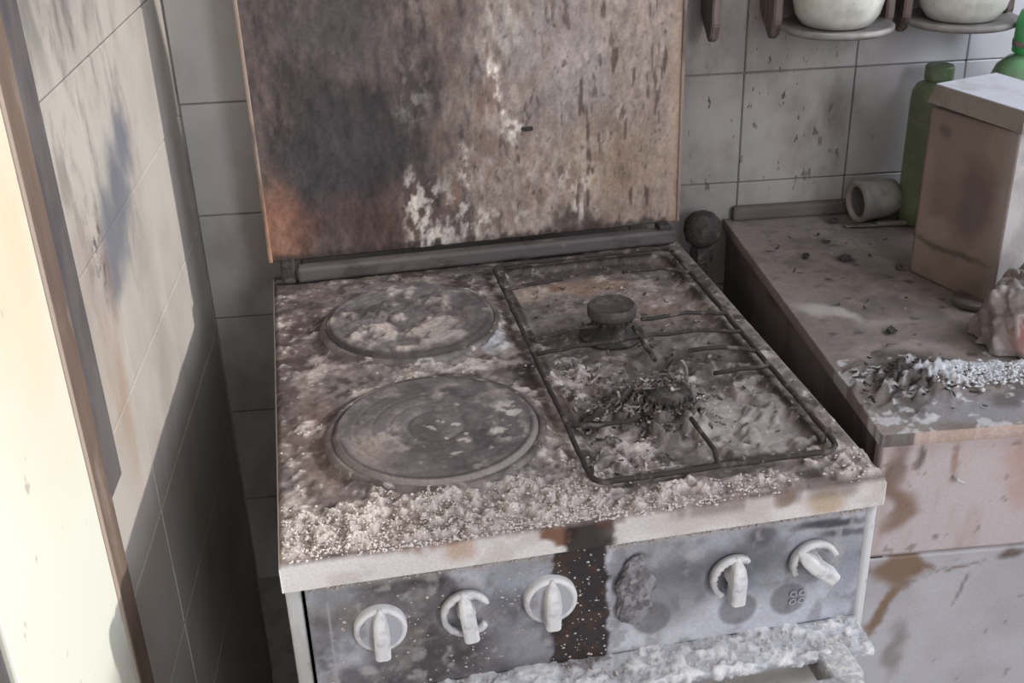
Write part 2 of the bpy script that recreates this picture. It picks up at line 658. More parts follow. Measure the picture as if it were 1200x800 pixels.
pt.add(crust * ss(cn, .35, .1), (44, 39, 38), .7)
# front rim and side skirts
rim = ss(dz, .003, .008)
Zr = .85 - dz
rimc = Paint(X.shape, (224, 218, 215))
rimc.add(ss(fbm(X * 1.0, Zr, .03, 4, 90), .5, .75), (202, 192, 184), .7)
rn = fbm(X, Zr, .012, 4, 91)
rimc.add(blob(X, Zr, .135, .846, .055, .006, .6, .01) * ss(rn, .3, .6), (150, 106, 74), .95)
rimc.add(blob(X, Zr, .14, .838, .012, .012, .6, .008), (176, 132, 98), .6)
rimc.add(blob(X, Zr, .222, .843, .020, .016, .25, .022, .02), (122, 84, 62), .95)
rimc.add(blob(X, Zr, .248, .835, .020, .04, .2, .022, .015), (54, 45, 43), .97)
rimc.add(blob(X, Zr, .262, .848, .012, .006, .5, .015, .01), (96, 70, 58), .8)
rimc.add(blob(X, Zr, .41, .842, .010, .011, .3, .006), (128, 98, 70), .9)
rimc.add(blob(X, Zr, .447, .832, .016, .012, .5, .006), (188, 162, 130), .8)
rimc.add(blob(X, Zr, .35, .835, .07, .014, .5, .02), (200, 188, 180), .6)
side = ((SX < 0) | (SX > W)) & (SY > 0)
rimc.add(side * ss(fbm(Y, Zr, .02, 4, 92), .3, .6), (110, 100, 95), .9)
edge = ss(np.minimum(SX, W - SX), .0, .004)
pt.c = pt.c * (1 - rim[..., None]) + rimc.c * rim[..., None]
pt.add((1 - ss(np.abs(SX - W), .001, .004)) * (SY > 0) * ss(fbm(Y, X, .03, 3, 95), .35, .5), (190, 180, 172), .8)
pt.add((1 - ss(np.abs(SY), .002, .012)) * ss(fbm(X, Y, .02, 3, 96), .4, .7) * (X > .3), (120, 106, 98), .6)
m_paint = painted('sooty_enamel', bump=.22, var=.10)
hob = grid_mesh('hob_top', X, Y, Zt, pt.c, m_paint, cooker)


def hob_z(x, y):
    i = min(max(int(np.searchsorted(sy, y)), 0), len(sy) - 1)
    j = min(max(int(np.searchsorted(sx, x)), 0), len(sx) - 1)
    return float(Zt[i, j]), float(pwm[i, j])


# ---- hot plates
m_plate = painted('burnt_cast_iron', rough=.75, var=.15, bscale=300)
m_ring = dirty('scorched_steel_ring', (128, 119, 115), [
    ((84, 76, 74), .9, (34, .36, .62, (1, 1, 1)), None), ((205, 196, 190), .7, (60, .55, .66, (1, 1, 1)), None)], rough=.6, metal=.2)


def hot_plate(cx, cy, r, seed, kind):
    nr, na = 60, 220
    rr = np.concatenate([np.linspace(0.0006, r, nr), [r + .0008, r + .001, r + .001]])
    aa = np.linspace(0, 2 * np.pi, na)
    A, Rr = np.meshgrid(aa, rr)
    x = Rr * np.cos(A)
    y = Rr * np.sin(A)
    nz = fbm(x, y, .03, 4, seed)
    nf = fbm(x, y, .009, 3, seed + 5)
    z = np.full_like(x, .0085)
    z -= .0012 * ss(np.abs(Rr / r - .28), .05, .0) * (Rr > 0)          # centre dish
    for g in (.45, .62, .79):
        z -= .0006 * np.exp(-((Rr - g * r) / .0012) ** 2)
    z -= .004 * ss(Rr, r * .965, r)
    p = Paint(x.shape, (108, 101, 102))
    p.add(ss(nz, .40, .8), (88, 81, 82), .8)
    p.add(ss(fbm(x, y, .014, 4, seed + 21, .6), .5, .95), (138, 129, 126), .6)
    if kind == 'front':
        cr = ss(fbm(x, y, .02, 5, seed + 9, .6), .45, .85)
        edgeb = blob(x, y, -.055, -.02, .03, .05, .7, .03) + blob(x, y, .05, .045, .045, .03, .7, .03) + blob(x, y, -.02, .06, .05, .012, .7, .03) * .7
        p.add(cr * edgeb, (166, 155, 148), .85)
        p.add(blob(x, y, -.062, -.028, .020, .026, .5, .02), (140, 129, 122), .7)
        p.add(blob(x, y, .068, -.01, .016, .03, .7, .03) * ss(nf, .45, .6), (205, 195, 188), .9)
        p.add(ss(nf, .80, .92) * blob(x, y, .03, -.02, .06, .05, .7), (200, 190, 182), .9)
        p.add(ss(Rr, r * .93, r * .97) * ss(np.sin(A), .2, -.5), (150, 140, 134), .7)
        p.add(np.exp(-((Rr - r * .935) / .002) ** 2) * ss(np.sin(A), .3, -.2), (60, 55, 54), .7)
        z += .0012 * cr * edgeb
    else:
        cr = ss(fbm(x, y, .018, 4, seed + 9) + blob(x, y, -.015, -.035, .06, .032, .8, .03) * .35, .50, 1.0)
        p.add(cr, (184, 172, 164), .75)
        p.add(blob(x, y, .035, -.03, .04, .04, .6, .02) * ss(nf, .5, .7), (146, 128, 116), .6)
        p.add(blob(x, y, -.035, .025, .02, .015, .5, .02), (60, 54, 52), .7)
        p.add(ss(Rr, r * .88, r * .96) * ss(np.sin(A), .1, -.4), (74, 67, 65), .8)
        z += .0030 * cr * ss(r - Rr, 0, .015) + .002 * nf
    z[-1, :] = -.004
    z[-2, :] = .003
    z[-1, :] += 0
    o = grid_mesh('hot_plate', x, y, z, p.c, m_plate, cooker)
    o.location = (cx, cy, .8515)
    rg = obj('trim_ring', lathe(bmesh.new(), [(r + .0005, -.003), (r + .0005, .0045), (r + .002, .0058), (r + .006, .005), (r + .0085, .001), (r + .009, -.004)], 72, cap=False), m_ring, o, True)
    return o


tag(hot_plate(*plates[0], 101, 'rear'), label='rear hot plate crusted with pale ash')
tag(hot_plate(*plates[1], 131, 'front'), label='front hot plate, dark grey and mostly bare')

# ---- gas burners
m_char = dirty('charred_iron', (66, 60, 58), [
    ((110, 100, 95), .7, (70, .5, .66, (1, 1, 1)), None), ((38, 34, 34), .6, (120, .5, .62, (1, 1, 1)), None)], rough=.8, bump=.6, bscale=340)
m_cap = dirty('ashy_burner_cap', (78, 70, 68), [
    ((112, 103, 98), .7, (60, .5, .7, (1, 1, 1)), None), ((58, 52, 51), .7, (90, .5, .62, (1, 1, 1)), None)], rough=.85, bump=.5)


def burner(x, y, full):
    b = obj('gas_burner', lathe(bmesh.new(), [(.034, 0), (.034, .003), (.026, .006), (.018, .007), (.016, .016), (.0205, .019), (.0205, .023), (.010, .024)], 40), m_char, cooker, True)
    b.location = (x, y, .845)
    bm = bmesh.new()
    for k in range(20):                       # flame ports
        a = 2 * math.pi * k / 20
        box(bm, .0185, .0222, -.0012, .0012, .0185, .0235, mat=Matrix.Rotation(a, 4, 'Z'))
    obj('flame_port_ring', bm, m_char, b)
    if full:
        c = obj('burner_cap', lathe(bmesh.new(), [(.012, .0235), (.0245, .024), (.0258, .026), (.0258, .034), (.0236, .0365), (.0225, .0355), (.008, .0350), (.0001, .0350)], 40, cap=False), m_cap, b, True)
    return b


tag(burner(.351, .318, True), label='rear gas burner with its round cap still on')
tag(burner(.357, .150, False), label='front gas burner, capless and buried in burnt debris')

# ---- cabinet carcass
m_enamel = dirty('cooker_white_enamel', (198, 197, 195), [
    ((168, 163, 158), .6, (22, .45, .65, (1, 1, .4)), None), ((120, 108, 100), .5, (60, .62, .7, (1, 1, .6)), None)], rough=.45, spec=.45, bump=.05)
m_shadow = dirty('shaded_side_enamel', (140, 136, 132), [  # darker copy of the white enamel, shade put into its colour
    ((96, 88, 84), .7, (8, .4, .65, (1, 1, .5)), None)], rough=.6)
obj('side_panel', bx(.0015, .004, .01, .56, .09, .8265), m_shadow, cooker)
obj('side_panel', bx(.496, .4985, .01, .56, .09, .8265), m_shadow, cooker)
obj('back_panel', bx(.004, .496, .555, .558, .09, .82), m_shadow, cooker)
tag(obj('corner_post', bx(.0015, .0135, .004, .022, .09, .8205, .003), m_enamel, cooker))
bm = bmesh.new()
tube(bm, [(.4935, .010, .09), (.4935, .010, .821)], .0055, 16)
tag(obj('corner_post', bm, m_enamel, cooker, True))
m_foot = dirty('black_plastic', (40, 38, 38), rough=.6)
for fx, fy in ((.04, .05), (.46, .05), (.04, .52), (.46, .52)):
    obj('foot', lathe(bmesh.new(), [(.02, 0), (.02, .02), (.012, .025), (.012, .09)], 16, Matrix.Translation((fx, fy, 0))), m_foot, cooker)
obj('plinth', bx(.004, .496, .03, .05, .03, .10), m_shadow, cooker)


# ---- control panel
def panel_paint(x, z):
    p = Paint(x.shape, (196, 197, 206))
    n1 = fbm(x, z, .05, 4, 200)
    n2 = fbm(x, z, .012, 4, 201)
    st = fbm(x * 1.0, z * .3, .02, 4, 202)
    left = 1 - ss(x, .205, .225)
    p.add(left * ss(n1, .10, .62), (88, 83, 84), .92)
    p.add(left * ss(fbm(x, z, .018, 4, 230, .65), .6, .95), (158, 152, 150), .6)
    p.add(left * ss(fbm(x, z, .018, 4, 231, .65), .6, .9), (60, 54, 54), .6)
    p.add(left * blob(x, z, .036, .80, .02, .014, .6, .02), (160, 164, 170), .7)
    p.add(left * blob(x, z, .185, .79, .035, .025, .25, .01), (160, 162, 170), .9)
    p.add(left * blob(x, z, .185, .772, .03, .012, .6, .01), (92, 90, 94), .7)
    p.add(left * blob(x, z, .19, .725, .04, .018, .4, .012), (150, 150, 156), .85)
    p.add(left * blob(x, z, .125, .735, .05, .028, .6, .03), (72, 66, 66), .8)
    p.add(left * blob(x, z, .07, .775, .03, .03, .4, .01), (118, 112, 112), .6)
    # right side
    rt = ss(x, .262, .266)
    p.add(rt * blob(x, z, .36, .772, .10, .030, .8, .03), (98, 98, 105), .9)
    p.add(rt * blob(x, z, .395, .800, .012, .010, .6, .01), (72, 70, 74), .7)
    p.mul(1 + (fbm(x, z, .02, 4, 232, .65) - .5) * .25)
    p.add(rt * blob(x, z, .31, .74, .04, .02, .8, .02), (128, 126, 129), .6)
    p.add(rt * blob(x, z, .31, .705, .06, .012, .6, .01), (206, 207, 212), .8)
    p.add(rt * blob(x, z, .30, .80, .03, .014, .6, .01), (158, 157, 160), .6)
    for gx, gz in ((.378, .727), (.424, .730), (.300, .733), (.2205, .731)):  # round shadows below the knobs, painted into the panel colour
        p.add(blob(x, z, gx, gz, .017, .017, .12, .002), (104, 102, 106), .7)
    p.add(blob(x, z, .455, .806, .03, .005, .5, .012), (64, 62, 68), .9)
    p.add(blob(x, z, .468, .795, .02, .004, .5, .010), (70, 68, 74), .8)
    p.add(blob(x, z, .40, .80, .01, .006, .4, .01), (110, 110, 115), .7)
    p.add(blob(x, z, .475, .75, .012, .04, .5, .01), (148, 150, 162), .6)
    p.add(ss(n2, .68, .98), (196, 190, 188), .5)
    p.add(ss(n2, .42, .1), (120, 116, 118), .5)
    p.add(ss(fbm(x, z, .02, 4, 210), .58, .9) * left, (150, 142, 138), .5)
    # bare burnt strip through the middle
    dk = blob(x, z, .2375, .76, .0245, .2, .08, .006, .01)
    p.add(dk, (48, 40, 39), .97)
    p.add(dk * ss(n2, .55, .7), (84, 64, 52), .5)
    p.add(ss(z, .808, .814) * (1 - dk), (176, 168, 162), .5)
    for lx in (.033, .4665):
        p.add((np.abs(x - lx) < .0007) * (z < .80) * (z > .715), (176, 176, 180), .7)
    return p.c


m_panel = painted('scorched_brushed_panel', rough=.38, spec=.5, metal=.1, bump=.10, var=.1)
plate('control_panel', .0165, .488, .700, .8175, .0060, .012, .0016, panel_paint, m_panel, cooker,
      relief=lambda x, z: .0008 * fbm(x, z, .02, 3, 220) * blob(x, z, .2375, .76, .025, .2, .2))

# printed burner symbols (flat marks)
m_print = dirty('faded_print', (172, 172, 178), rough=.7)
bm = bmesh.new()
for gx, gz in ((.428, .736), (.436, .736), (.428, .7275), (.436, .7275)):
    T = Matrix.Translation((gx, .0045, gz)) @ Matrix.Rotation(math.pi / 2, 4, 'X')
    lathe(bm, [(.0022, 0), (.0022, .0006), (.0033, .0006), (.0033, 0)], 14, T, cap=False)
obj('burner_symbol', bm, m_print, cooker)

# ---- knobs
m_knob = dirty('heat_stained_white_knob', (226, 225, 225), [
    ((176, 174, 176), .6, (60, .46, .6, (1, 1, 1)), None), ((236, 231, 226), .6, (120, .55, .62, (1, 1, 1)), None)], rough=.6, bump=.3)
m_knobd = dirty('knob_face_grey', (174, 174, 180), [((138, 134, 137), .7, (50, .46, .62, (1, 1, 1)), None)], rough=.6, bump=.2)


def grip(mat4, ln=.043, wd=.0125, hgt=.017, point=True):
    bm = bmesh.new()
    # profile along z (length) with wedge towards the top and a raised ridge
    secs = [(-ln * .5, .75, .55), (-ln * .46, 1, .95), (ln * .12, 1, 1.0), (ln * .34, .85, .75), (ln * .52, .22 if point else .7, .2)]
    rings = []
    for z, ww, hh in secs:
        a = wd * ww / 2
        h = hgt * hh
        rings.append([bm.verts.new(mat4 @ Vector(v)) for v in
                      ((-a, 0.0, z), (-a, -h * .85, z), (-a * .6, -h, z), (a * .6, -h, z), (a, -h * .85, z), (a, 0.0, z))])
    for r1, r2 in zip(rings, rings[1:]):
        for i in range(5):
            bm.faces.new((r1[i], r1[i + 1], r2[i + 1], r2[i]))
    bm.faces.new(rings[0])
    bm.faces.new(rings[-1])
    es = [e for e in bm.edges if not e.is_boundary]
    bmesh.ops.bevel(bm, geom=es, offset=.0006, segments=2, affect='EDGES')
    return bm


def knob(x, z, state, rot=0.0, r=.0215):
    T = Matrix.Translation((x, .006, z))
    RX = Matrix.Rotation(math.pi / 2, 4, 'X')
    bm = bmesh.new()
    if state == 'whole':
        lathe(bm, [(r, 0), (r, .005), (r * .97, .0075), (r * .88, .0088), (r * .84, .0082), (r * .80, .0078), (.0001, .0078)], 48, RX, cap=False)
        k = obj('knob', bm, m_knob, cooker, True)
        f = obj('knob_face', lathe(bmesh.new(), [(r * .80, .0074), (r * .80, .0084), (.0001, .0088)], 40, RX, cap=False), m_knobd, k)
    else:
        # broken skirt: only an arc of the outer ring is left round a hub
        n = 40
        a0, a1 = state
        inner_r, outer_r = r * .80, r
        ring = []
        for i in range(n + 1):
            a = a0 + (a1 - a0) * i / n
            wob = 1 + .04 * math.sin(i * 1.7)
            cs = [(inner_r, -.004), (inner_r * wob, -.010), (outer_r, -.0105 * wob), (outer_r * 1.01, -.003)]
            ring.append([bm.verts.new((q * math.cos(a), yy, q * math.sin(a))) for q, yy in cs])
        for r1, r2 in zip(ring, ring[1:]):
            for i in range(4):
                j = (i + 1) % 4
                bm.faces.new((r1[i], r1[j], r2[j], r2[i]))
        bm.faces.new(ring[0])
        bm.faces.new(ring[-1])
        lathe(bm, [(.0075, 0), (.0075, .007), (.005, .009), (.0001, .009)], 20, RX, cap=False)
        k = obj('knob', bm, m_knob, cooker, True)
    k.matrix_local = T
    g = obj('grip', grip(Matrix.Rotation(rot, 4, 'Y') @ Matrix.Translation((0, -.007, 0)), hgt=.015), m_knob, k)
    return k


tag(knob(.072, .770, 'whole', 0.03), label='pale whole knob at the left end of the panel')
tag(knob(.142, .774, (.5, 5.6), -.10, .021), label='chipped pale knob, second from the left')
tag(knob(.212, .773, 'whole', .04, .0225), label='pale whole knob beside the bare burnt strip')
tag(knob(.371, .768, (1.0, 4.1), .02), label='cracked knob with half its skirt gone')
tag(knob(.442, .771, (.35, 3.6), -.85), label='broken knob turned slantwise at the right end')
# melted lump where the fourth knob was
bm = bmesh.new()
bmesh.ops.create_icosphere(bm, subdivisions=5, radius=1)
for v in bm.verts:
    p = v.co.copy()
    n = float(fbm(np.array(p.x + 3.0), np.array(p.z * 1.2 + p.y), .55, 4, 300)) - .5
    n2 = float(fbm(np.array(p.x * 1 + 9.0), np.array(p.z + p.y), .16, 3, 303)) - .5
    k = 1 + n * .55 + n2 * .28
    wst = 1 - .22 * math.exp(-((p.z + .15) / .18) ** 2)
    v.co = Vector((p.x * .0155 * k * wst, p.y * .0085 * k, p.z * .036 * (1 + n * .2)))
bmesh.ops.translate(bm, vec=(.284, .0015, .768), verts=bm.verts)
m_melt = dirty('melted_plastic', (150, 148, 151), [
    ((96, 92, 95), .8, (90, .45, .6, (1, 1, 1)), None), ((172, 168, 166), .7, (130, .56, .66, (1, 1, 1)), None)], rough=.7, bump=.5)
tag(obj('melted_knob', bm, m_melt, cooker, True), label='grey lump where a knob melted')

# ---- oven door with its handle
m_frost = dirty('powder_frosted_enamel', (190, 190, 192), [
    ((222, 218, 214), .9, (170, .45, .58, (1, 1, 1)), None), ((132, 130, 134), .7, (26, .5, .68, (1, 1, 1)), None)], rough=.9, bump=.8, bscale=300, bdist=.002)
door = obj('oven_door', bx(.014, .487, -.014, .010, .12, .6900, .004, 3), m_enamel, cooker, True)
obj('door_top_rail', bx(.0135, .4875, -.034, .008, .6905, .6985, .0035, 3), m_frost, door, True)
# frosty powder lying on the door's top rail, rounded over its front lip
gx = np.linspace(.0135, .4875, 330)
gs = np.linspace(0, 1, 34)
GX, GS = np.meshgrid(gx, gs)
lz = fbm(GX, GS * .045, .009, 4, 401, .6)
an = np.clip((.30 - GS) / .30, 0, 1) * math.pi / 2
GY = np.where(GS < .30, -.031 - .0045 * np.sin(an), -.031 + (GS - .30) / .70 * .037)
GZ2 = np.where(GS < .30, .6935 + .0055 * np.cos(an), .6990)
th = .0005 + .0032 * ss(lz, .25, .85)
GY = GY - th * np.sin(an)
GZ2 = GZ2 + th * np.where(GS < .30, np.cos(an), 1)
pl = Paint(GX.shape, (196, 196, 201)).add(ss(lz, .3, .9), (236, 234, 233), .9).add(ss(fbm(GX, GS * .045, .03, 4, 402), .55, .85), (158, 156, 159), .6)
pl.add((1 - ss(GS, .0, .25)) * ss(lz, .7, .3), (130, 130, 136), .7)
pl.add(blob(GX, GS, .2375, .95, .025, .2, .5), (96, 84, 80), .5)
o = grid_mesh('powder_layer', GX, GY, GZ2, pl.c, painted('loose_powder', rough=.95, bump=.4, var=.10), door)
tag(o, kind='stuff')
obj('handle_bar', bx(.030, .462, -.078, -.060, .678, .700, .005, 3), m_frost, door, True)
for hx in (.030, .436):
    obj('handle_bracket', bx(hx, hx + .030, -.064, -.012, .672, .7005, .004, 3), m_frost, door, True)

# ---- hinge rail and lid
m_rail = dirty('sooty_steel_rail', (100, 93, 92), [
    ((66, 59, 58), .7, (30, .5, .65, (.5, 1, 1)), None), ((150, 140, 134), .6, (70, .6, .7, (.4, 1, 1)), None)], rough=.6, metal=.2)
LY = .548
lid = empty('lid')
lid.parent = cooker
LX0, LX1, LZ0, LZ1 = .000, .500, .8735, 1.36


def lid_paint(x, z):
    p = Paint(x.shape, (164, 148, 138))
    n1 = fbm(x, z, .06, 5, 500, .6)
    stv = fbm(x, z * .3, .012, 5, 501, .65)
    stw = fbm(x, z * .5, .03, 5, 502, .65)
    fl = fbm(x, z * .6, .008, 4, 503, .6)
    gr = fbm(x, z * .7, .005, 3, 504, .6)
    p.add(ss(stw, .40, .85), (138, 120, 109), .75)
    p.add(blob(x, z, .33, 1.09, .085, .08, .7, .04), (160, 151, 147), .75)
    p.add(blob(x, z, .42, .95, .09, .06, .7, .04), (150, 126, 104), .6)
    p.add(blob(x, z, .25, 1.13, .075, .1, .8, .04) * ss(stv, .30, .75), (100, 80, 69), .85)
    p.add(blob(x, z, .25, 1.02, .06, .07, .9, .04) * ss(stv, .35, .8), (112, 90, 76), .7)
    p.add(blob(x, z, .42, 1.18, .10, .05, .7, .04) * ss(stv, .25, .8), (92, 82, 78), .8)
    p.add(blob(x, z, .25, .93, .08, .035, .8, .04) * ss(stv, .25, .8), (118, 92, 76), .6)
    # dark side
    dk = 1 - ss(x + (n1 - .5) * .10 + (stv - .5) * .09 - (z - 1.0) * .10, .150, .265)
    p.add(dk, (76, 66, 65), .95)
    p.add(dk * ss(stv, .3, .9), (112, 97, 90), .6)
    p.add(dk * ss(stv, .5, .1), (60, 51, 50), .6)
    p.add(dk * ss(gr, .6, .95), (122, 108, 100), .35)
    p.add(blob(x, z, .115, 1.00, .095, .085, .6, .05), (56, 50, 52), .85)
    p.add(blob(x, z, .085, .985, .05, .05, .8, .04), (70, 67, 70), .6)
    p.add(blob(x, z, .10, 1.13, .06, .035, .8, .04), (84, 78, 77), .7)
    p.add(blob(x, z, .15, .905, .055, .04, .8, .04), (84, 64, 58), .8)
    # orange patch in the lower left corner
    p.add(blob(x, z, .012, .915, .034, .050, .7, .02), (146, 104, 84), .85)
    p.add(blob(x, z, .045, .900, .018, .03, .8, .03) * .7, (120, 86, 72), .5)
    p.add(blob(x, z, .018, .90, .016, .03, .7, .03) * .7, (172, 134, 114), .5)
    p.add((1 - ss(x, .006, .018)) * ss(z, .95, 1.0), (100, 88, 82), .7)
    # lower edge soot
    p.add((1 - ss(z + (fl - .5) * .010, .877, .884)) * 1.0, (64, 55, 53), .85)
    p.add(blob(x, z, .365, .882, .035, .022, .5, .02), (72, 60, 54), .85)
    # pale flaking
    w1 = ss(fl, .40, .75)
    for cx, cz, rx, rz, k in ((.195, .905, .030, .045, 1), (.175, .925, .008, .04, .8), (.235, .945, .005, .045, 1), (.245, .90, .03, .02, .6), (.272, 1.078, .008, .014, 1.3),
                              (.282, 1.045, .004, .028, 1.1), (.295, 1.012, .016, .006, 1.6), (.292, 1.0, .006, .028, 1), (.36, .945, .035, .03, .45),
                              (.27, .96, .06, .02, .3), (.375, .915, .010, .03, .8), (.285, 1.13, .02, .04, .35), (.18, 1.06, .02, .04, .2), (.30, .90, .07, .015, .45)):
        p.add(blob(x, z, cx, cz, rx, rz, .6, .010, .012) * w1, (220, 210, 200), k)
    p.add(ss(fbm(x, z * .5, .016, 5, 520), .62, .86) * ss(x, .18, .26), (182, 168, 158), .5)
    g2 = fbm(x, z * .45, .0045, 4, 530, .7)
    p.mul(.93 + (g2 - .5) * .60 + (stv - .5) * .42)
    # brown drips and specks
    dr_ = ss(fbm(x, z * .30, .0065, 3, 510), .80, .90) * ss(x, .2, .3)
    p.add(dr_, (84, 68, 60), .75)
    dr2 = ss(fbm(x * 1.0, z * .16, .009, 3, 511), .82, .92) * ss(x, .30, .36)
    p.add(dr2, (76, 62, 55), .8)
    p.add(ss(gr, .86, .97), (76, 63, 58), .6)
    p.add(ss(x, .480, .488), (176, 152, 134), .6)
    return p.c


m_lid = painted('heat_flaked_lid', rough=.6, spec=.35, bump=.10, bscale=300, var=.12)
plate('lid_panel', LX0 + .002, LX1 - .002, LZ0, LZ1, LY, LY + .012, .0019, lid_paint, m_lid, lid,
      relief=lambda x, z: .0005 * fbm(x, z * .6, .008, 4, 503))
m_trim = dirty('lid_edge_trim', (150, 134, 122), [
    ((196, 150, 122), .8, None, [((.0, .55, .91), (.02, 1, .05))]),
    ((84, 74, 70), .8, (26, .42, .62, (1, 1, .4)), None)], rough=.5)
obj('lid_trim', bx(LX0 - .001, LX0 + .0035, LY - .003, LY + .014, LZ0, LZ1, .0015), m_trim, lid)
obj('lid_trim', bx(LX1 - .0035, LX1 + .001, LY - .003, LY + .014, LZ0, LZ1, .0015), m_trim, lid)
# lid latch remnant: a small dark clip in a pale melted patch
obj('lid_clip', bx(.305, .318, LY - .006, LY, 1.006, 1.010, .001), m_char, lid)
obj('hinge_rail', bx(.030, .492, .528, .546, .8515, .8700, .004, 3), m_rail, cooker)
for hx in (.012, .470):
    bm = bx(hx, hx + .016, .530, .552, .851, .876, .003)
    obj('hinge', bm, m_char, cooker)

# ================================================================ THE PAN SUPPORT
m_wire = dirty('burnt_wire', (62, 55, 53), [
    ((120, 108, 102), .7, (60, .52, .64, (1, 1, 1)), None), ((196, 186, 180), .5, (90, .66, .72, (1, 1, 1)), None)], rough=.8, bump=.5)
grate = empty('pan_support', (0, 0, 0), YAW)
tag(grate, 'burnt wire pan support lying over the two gas burners', 'pan support')
GZ = .8575


def jig(pts, amp=.0012):
    out = []
    for a, b in zip(pts, pts[1:]):
        a, b = Vector(a), Vector(b)
        n = max(2, int((b - a).length / .012))
        for i in range(n):
            out.append(a.lerp(b, i / n))
    out.append(Vector(pts[-1]))
    return [p + Vector((random.uniform(-amp, amp), random.uniform(-amp, amp), random.uniform(-amp, amp) * .6)) for p in out]


cr = []
gx0, gx1, gy0, gy1, rr = .2575, .4745, .0355, .505, .014
for (cx, cy, a0) in ((gx1 - rr, gy1 - rr, 0), (gx0 + rr, gy1 - rr, 90), (gx0 + rr, gy0 + rr, 180), (gx1 - rr, gy0 + rr, 270)):
    for k in range(5):
        a = math.radians(a0 + k * 22.5)
        cr.append((cx + rr * math.cos(a), cy + rr * math.sin(a), GZ))
cr.append(cr[0])
obj('frame', tube(bmesh.new(), jig(cr, .0006), .0026, 8), m_wire, grate, True)
T_ = .008
rods = [
    [(gx0, .303, GZ), (.31, .303, GZ + T_), (.332, .303, GZ + T_)],
    [(.378, .305, GZ + T_), (.44, .309, GZ + T_), (gx1, .311, GZ)],
    [(gx0, .272, GZ), (.30, .270, GZ + T_ * .6), (.37, .268, GZ + T_), (.43, .268, GZ + T_), (gx1, .268, GZ)],
    [(.395, .430, GZ + T_), (.44, .430, GZ + T_), (gx1, .428, GZ)],
    [(gx0, .430, GZ), (.29, .430, GZ + T_ * .7), (.325, .430, GZ + T_)],
    [(.405, .228, GZ + T_), (.44, .226, GZ + T_), (gx1, .224, GZ)],
    [(.415, .188, GZ + .002), (.44, .188, GZ + .003), (gx1, .190, GZ)],
    [(gx0, .13, GZ), (.30, .125, GZ - .001), (.325, .128, GZ)],
    [(.366, gy0, GZ), (.366, .05, GZ + T_ * .8), (.365, .105, GZ + T_)],
    [(.366, .215, GZ + T_), (.366, .262, GZ + T_), (.366, .290, GZ + T_)],
]
for rd in rods:
    obj('rod', tube(bmesh.new(), jig(rd), .0022, 7), m_wire, grate, True)
for fx, fy in ((.262, .06), (.47, .06), (.262, .47), (.47, .47)):
    obj('leg', tube(bmesh.new(), [(fx, fy, GZ), (fx, fy, .8465)], .0025, 7), m_wire, grate, True)

# ================================================================ POWDER AND BURNT DEBRIS (uncountable)
m_pow = dirty('extinguisher_powder', (212, 203, 198), [((176, 162, 152), .7, (200, .45, .6, (1, 1, 1)), None)], rough=.95, bump=.4)


class Bits:
    def __init__(self):
        self.v = []
        self.f = []

    def chunk(self, p, r, flat=.7):
        i = len(self.v)
        a = random.random() * 6.28
        for dx, dy, dz in ((1, 0, 0), (0, 1, 0), (-1, 0, 0), (0, -1, 0), (0, 0, 1), (0, 0, -.6)):
            k = r * random.uniform(.6, 1.25)
            x = dx * math.cos(a) - dy * math.sin(a)
            y = dx * math.sin(a) + dy * math.cos(a)
            self.v.append((p[0] + x * k, p[1] + y * k, p[2] + dz * k * flat))
        for t in ((0, 1, 4), (1, 2, 4), (2, 3, 4), (3, 0, 4), (1, 0, 5), (2, 1, 5), (3, 2, 5), (0, 3, 5)):
            self.f.append(tuple(i + k for k in t))

    def flake(self, p, r, curl=.5, tl=.9):
        """a crumpled thin shard with thickness"""
        i = len(self.v)
        a = random.random() * 6.28
        el = random.uniform(.4, 1.0)
        tilt = random.uniform(-tl, tl)
        R = Matrix.Rotation(a, 3, 'Z') @ Matrix.Rotation(tilt, 3, 'X') @ Matrix.Rotation(random.uniform(-tl, tl), 3, 'Y')
        pts = []
        n = 4
        for s in (0, 1):
            for u in range(n):
                for w_ in (-1, 0, 1):
                    q = Vector(((u / (n - 1) - .5) * 2 * r, w_ * r * el * .5 * (1 - .5 * abs(u / (n - 1) - .5)), curl * r * ((u / (n - 1) - .5) ** 2 * 2) + (r * .25 if w_ == 0 else 0)))
                    q += Vector((random.uniform(-1, 1), random.uniform(-1, 1), random.uniform(-1, 1))) * r * .14
                    q.z += s * .0006
                    pts.append(Vector(p) + R @ q)
        self.v += [tuple(q) for q in pts]
        m = n * 3
        for u in range(n - 1):
            for w_ in range(2):
                q = [u * 3 + w_, u * 3 + w_ + 1, (u + 1) * 3 + w_ + 1, (u + 1) * 3 + w_]
                self.f.append(tuple(i + k for k in q))
                self.f.append(tuple(i + m + k for k in reversed(q)))

    def make(self, name, mat, parent=None, xf=None):
        me = bpy.data.meshes.new(name)
        me.from_pydata(self.v, [], self.f)
        o = finish(name, me, mat, parent)
        if xf is not None:
            o.matrix_world = xf
        return o


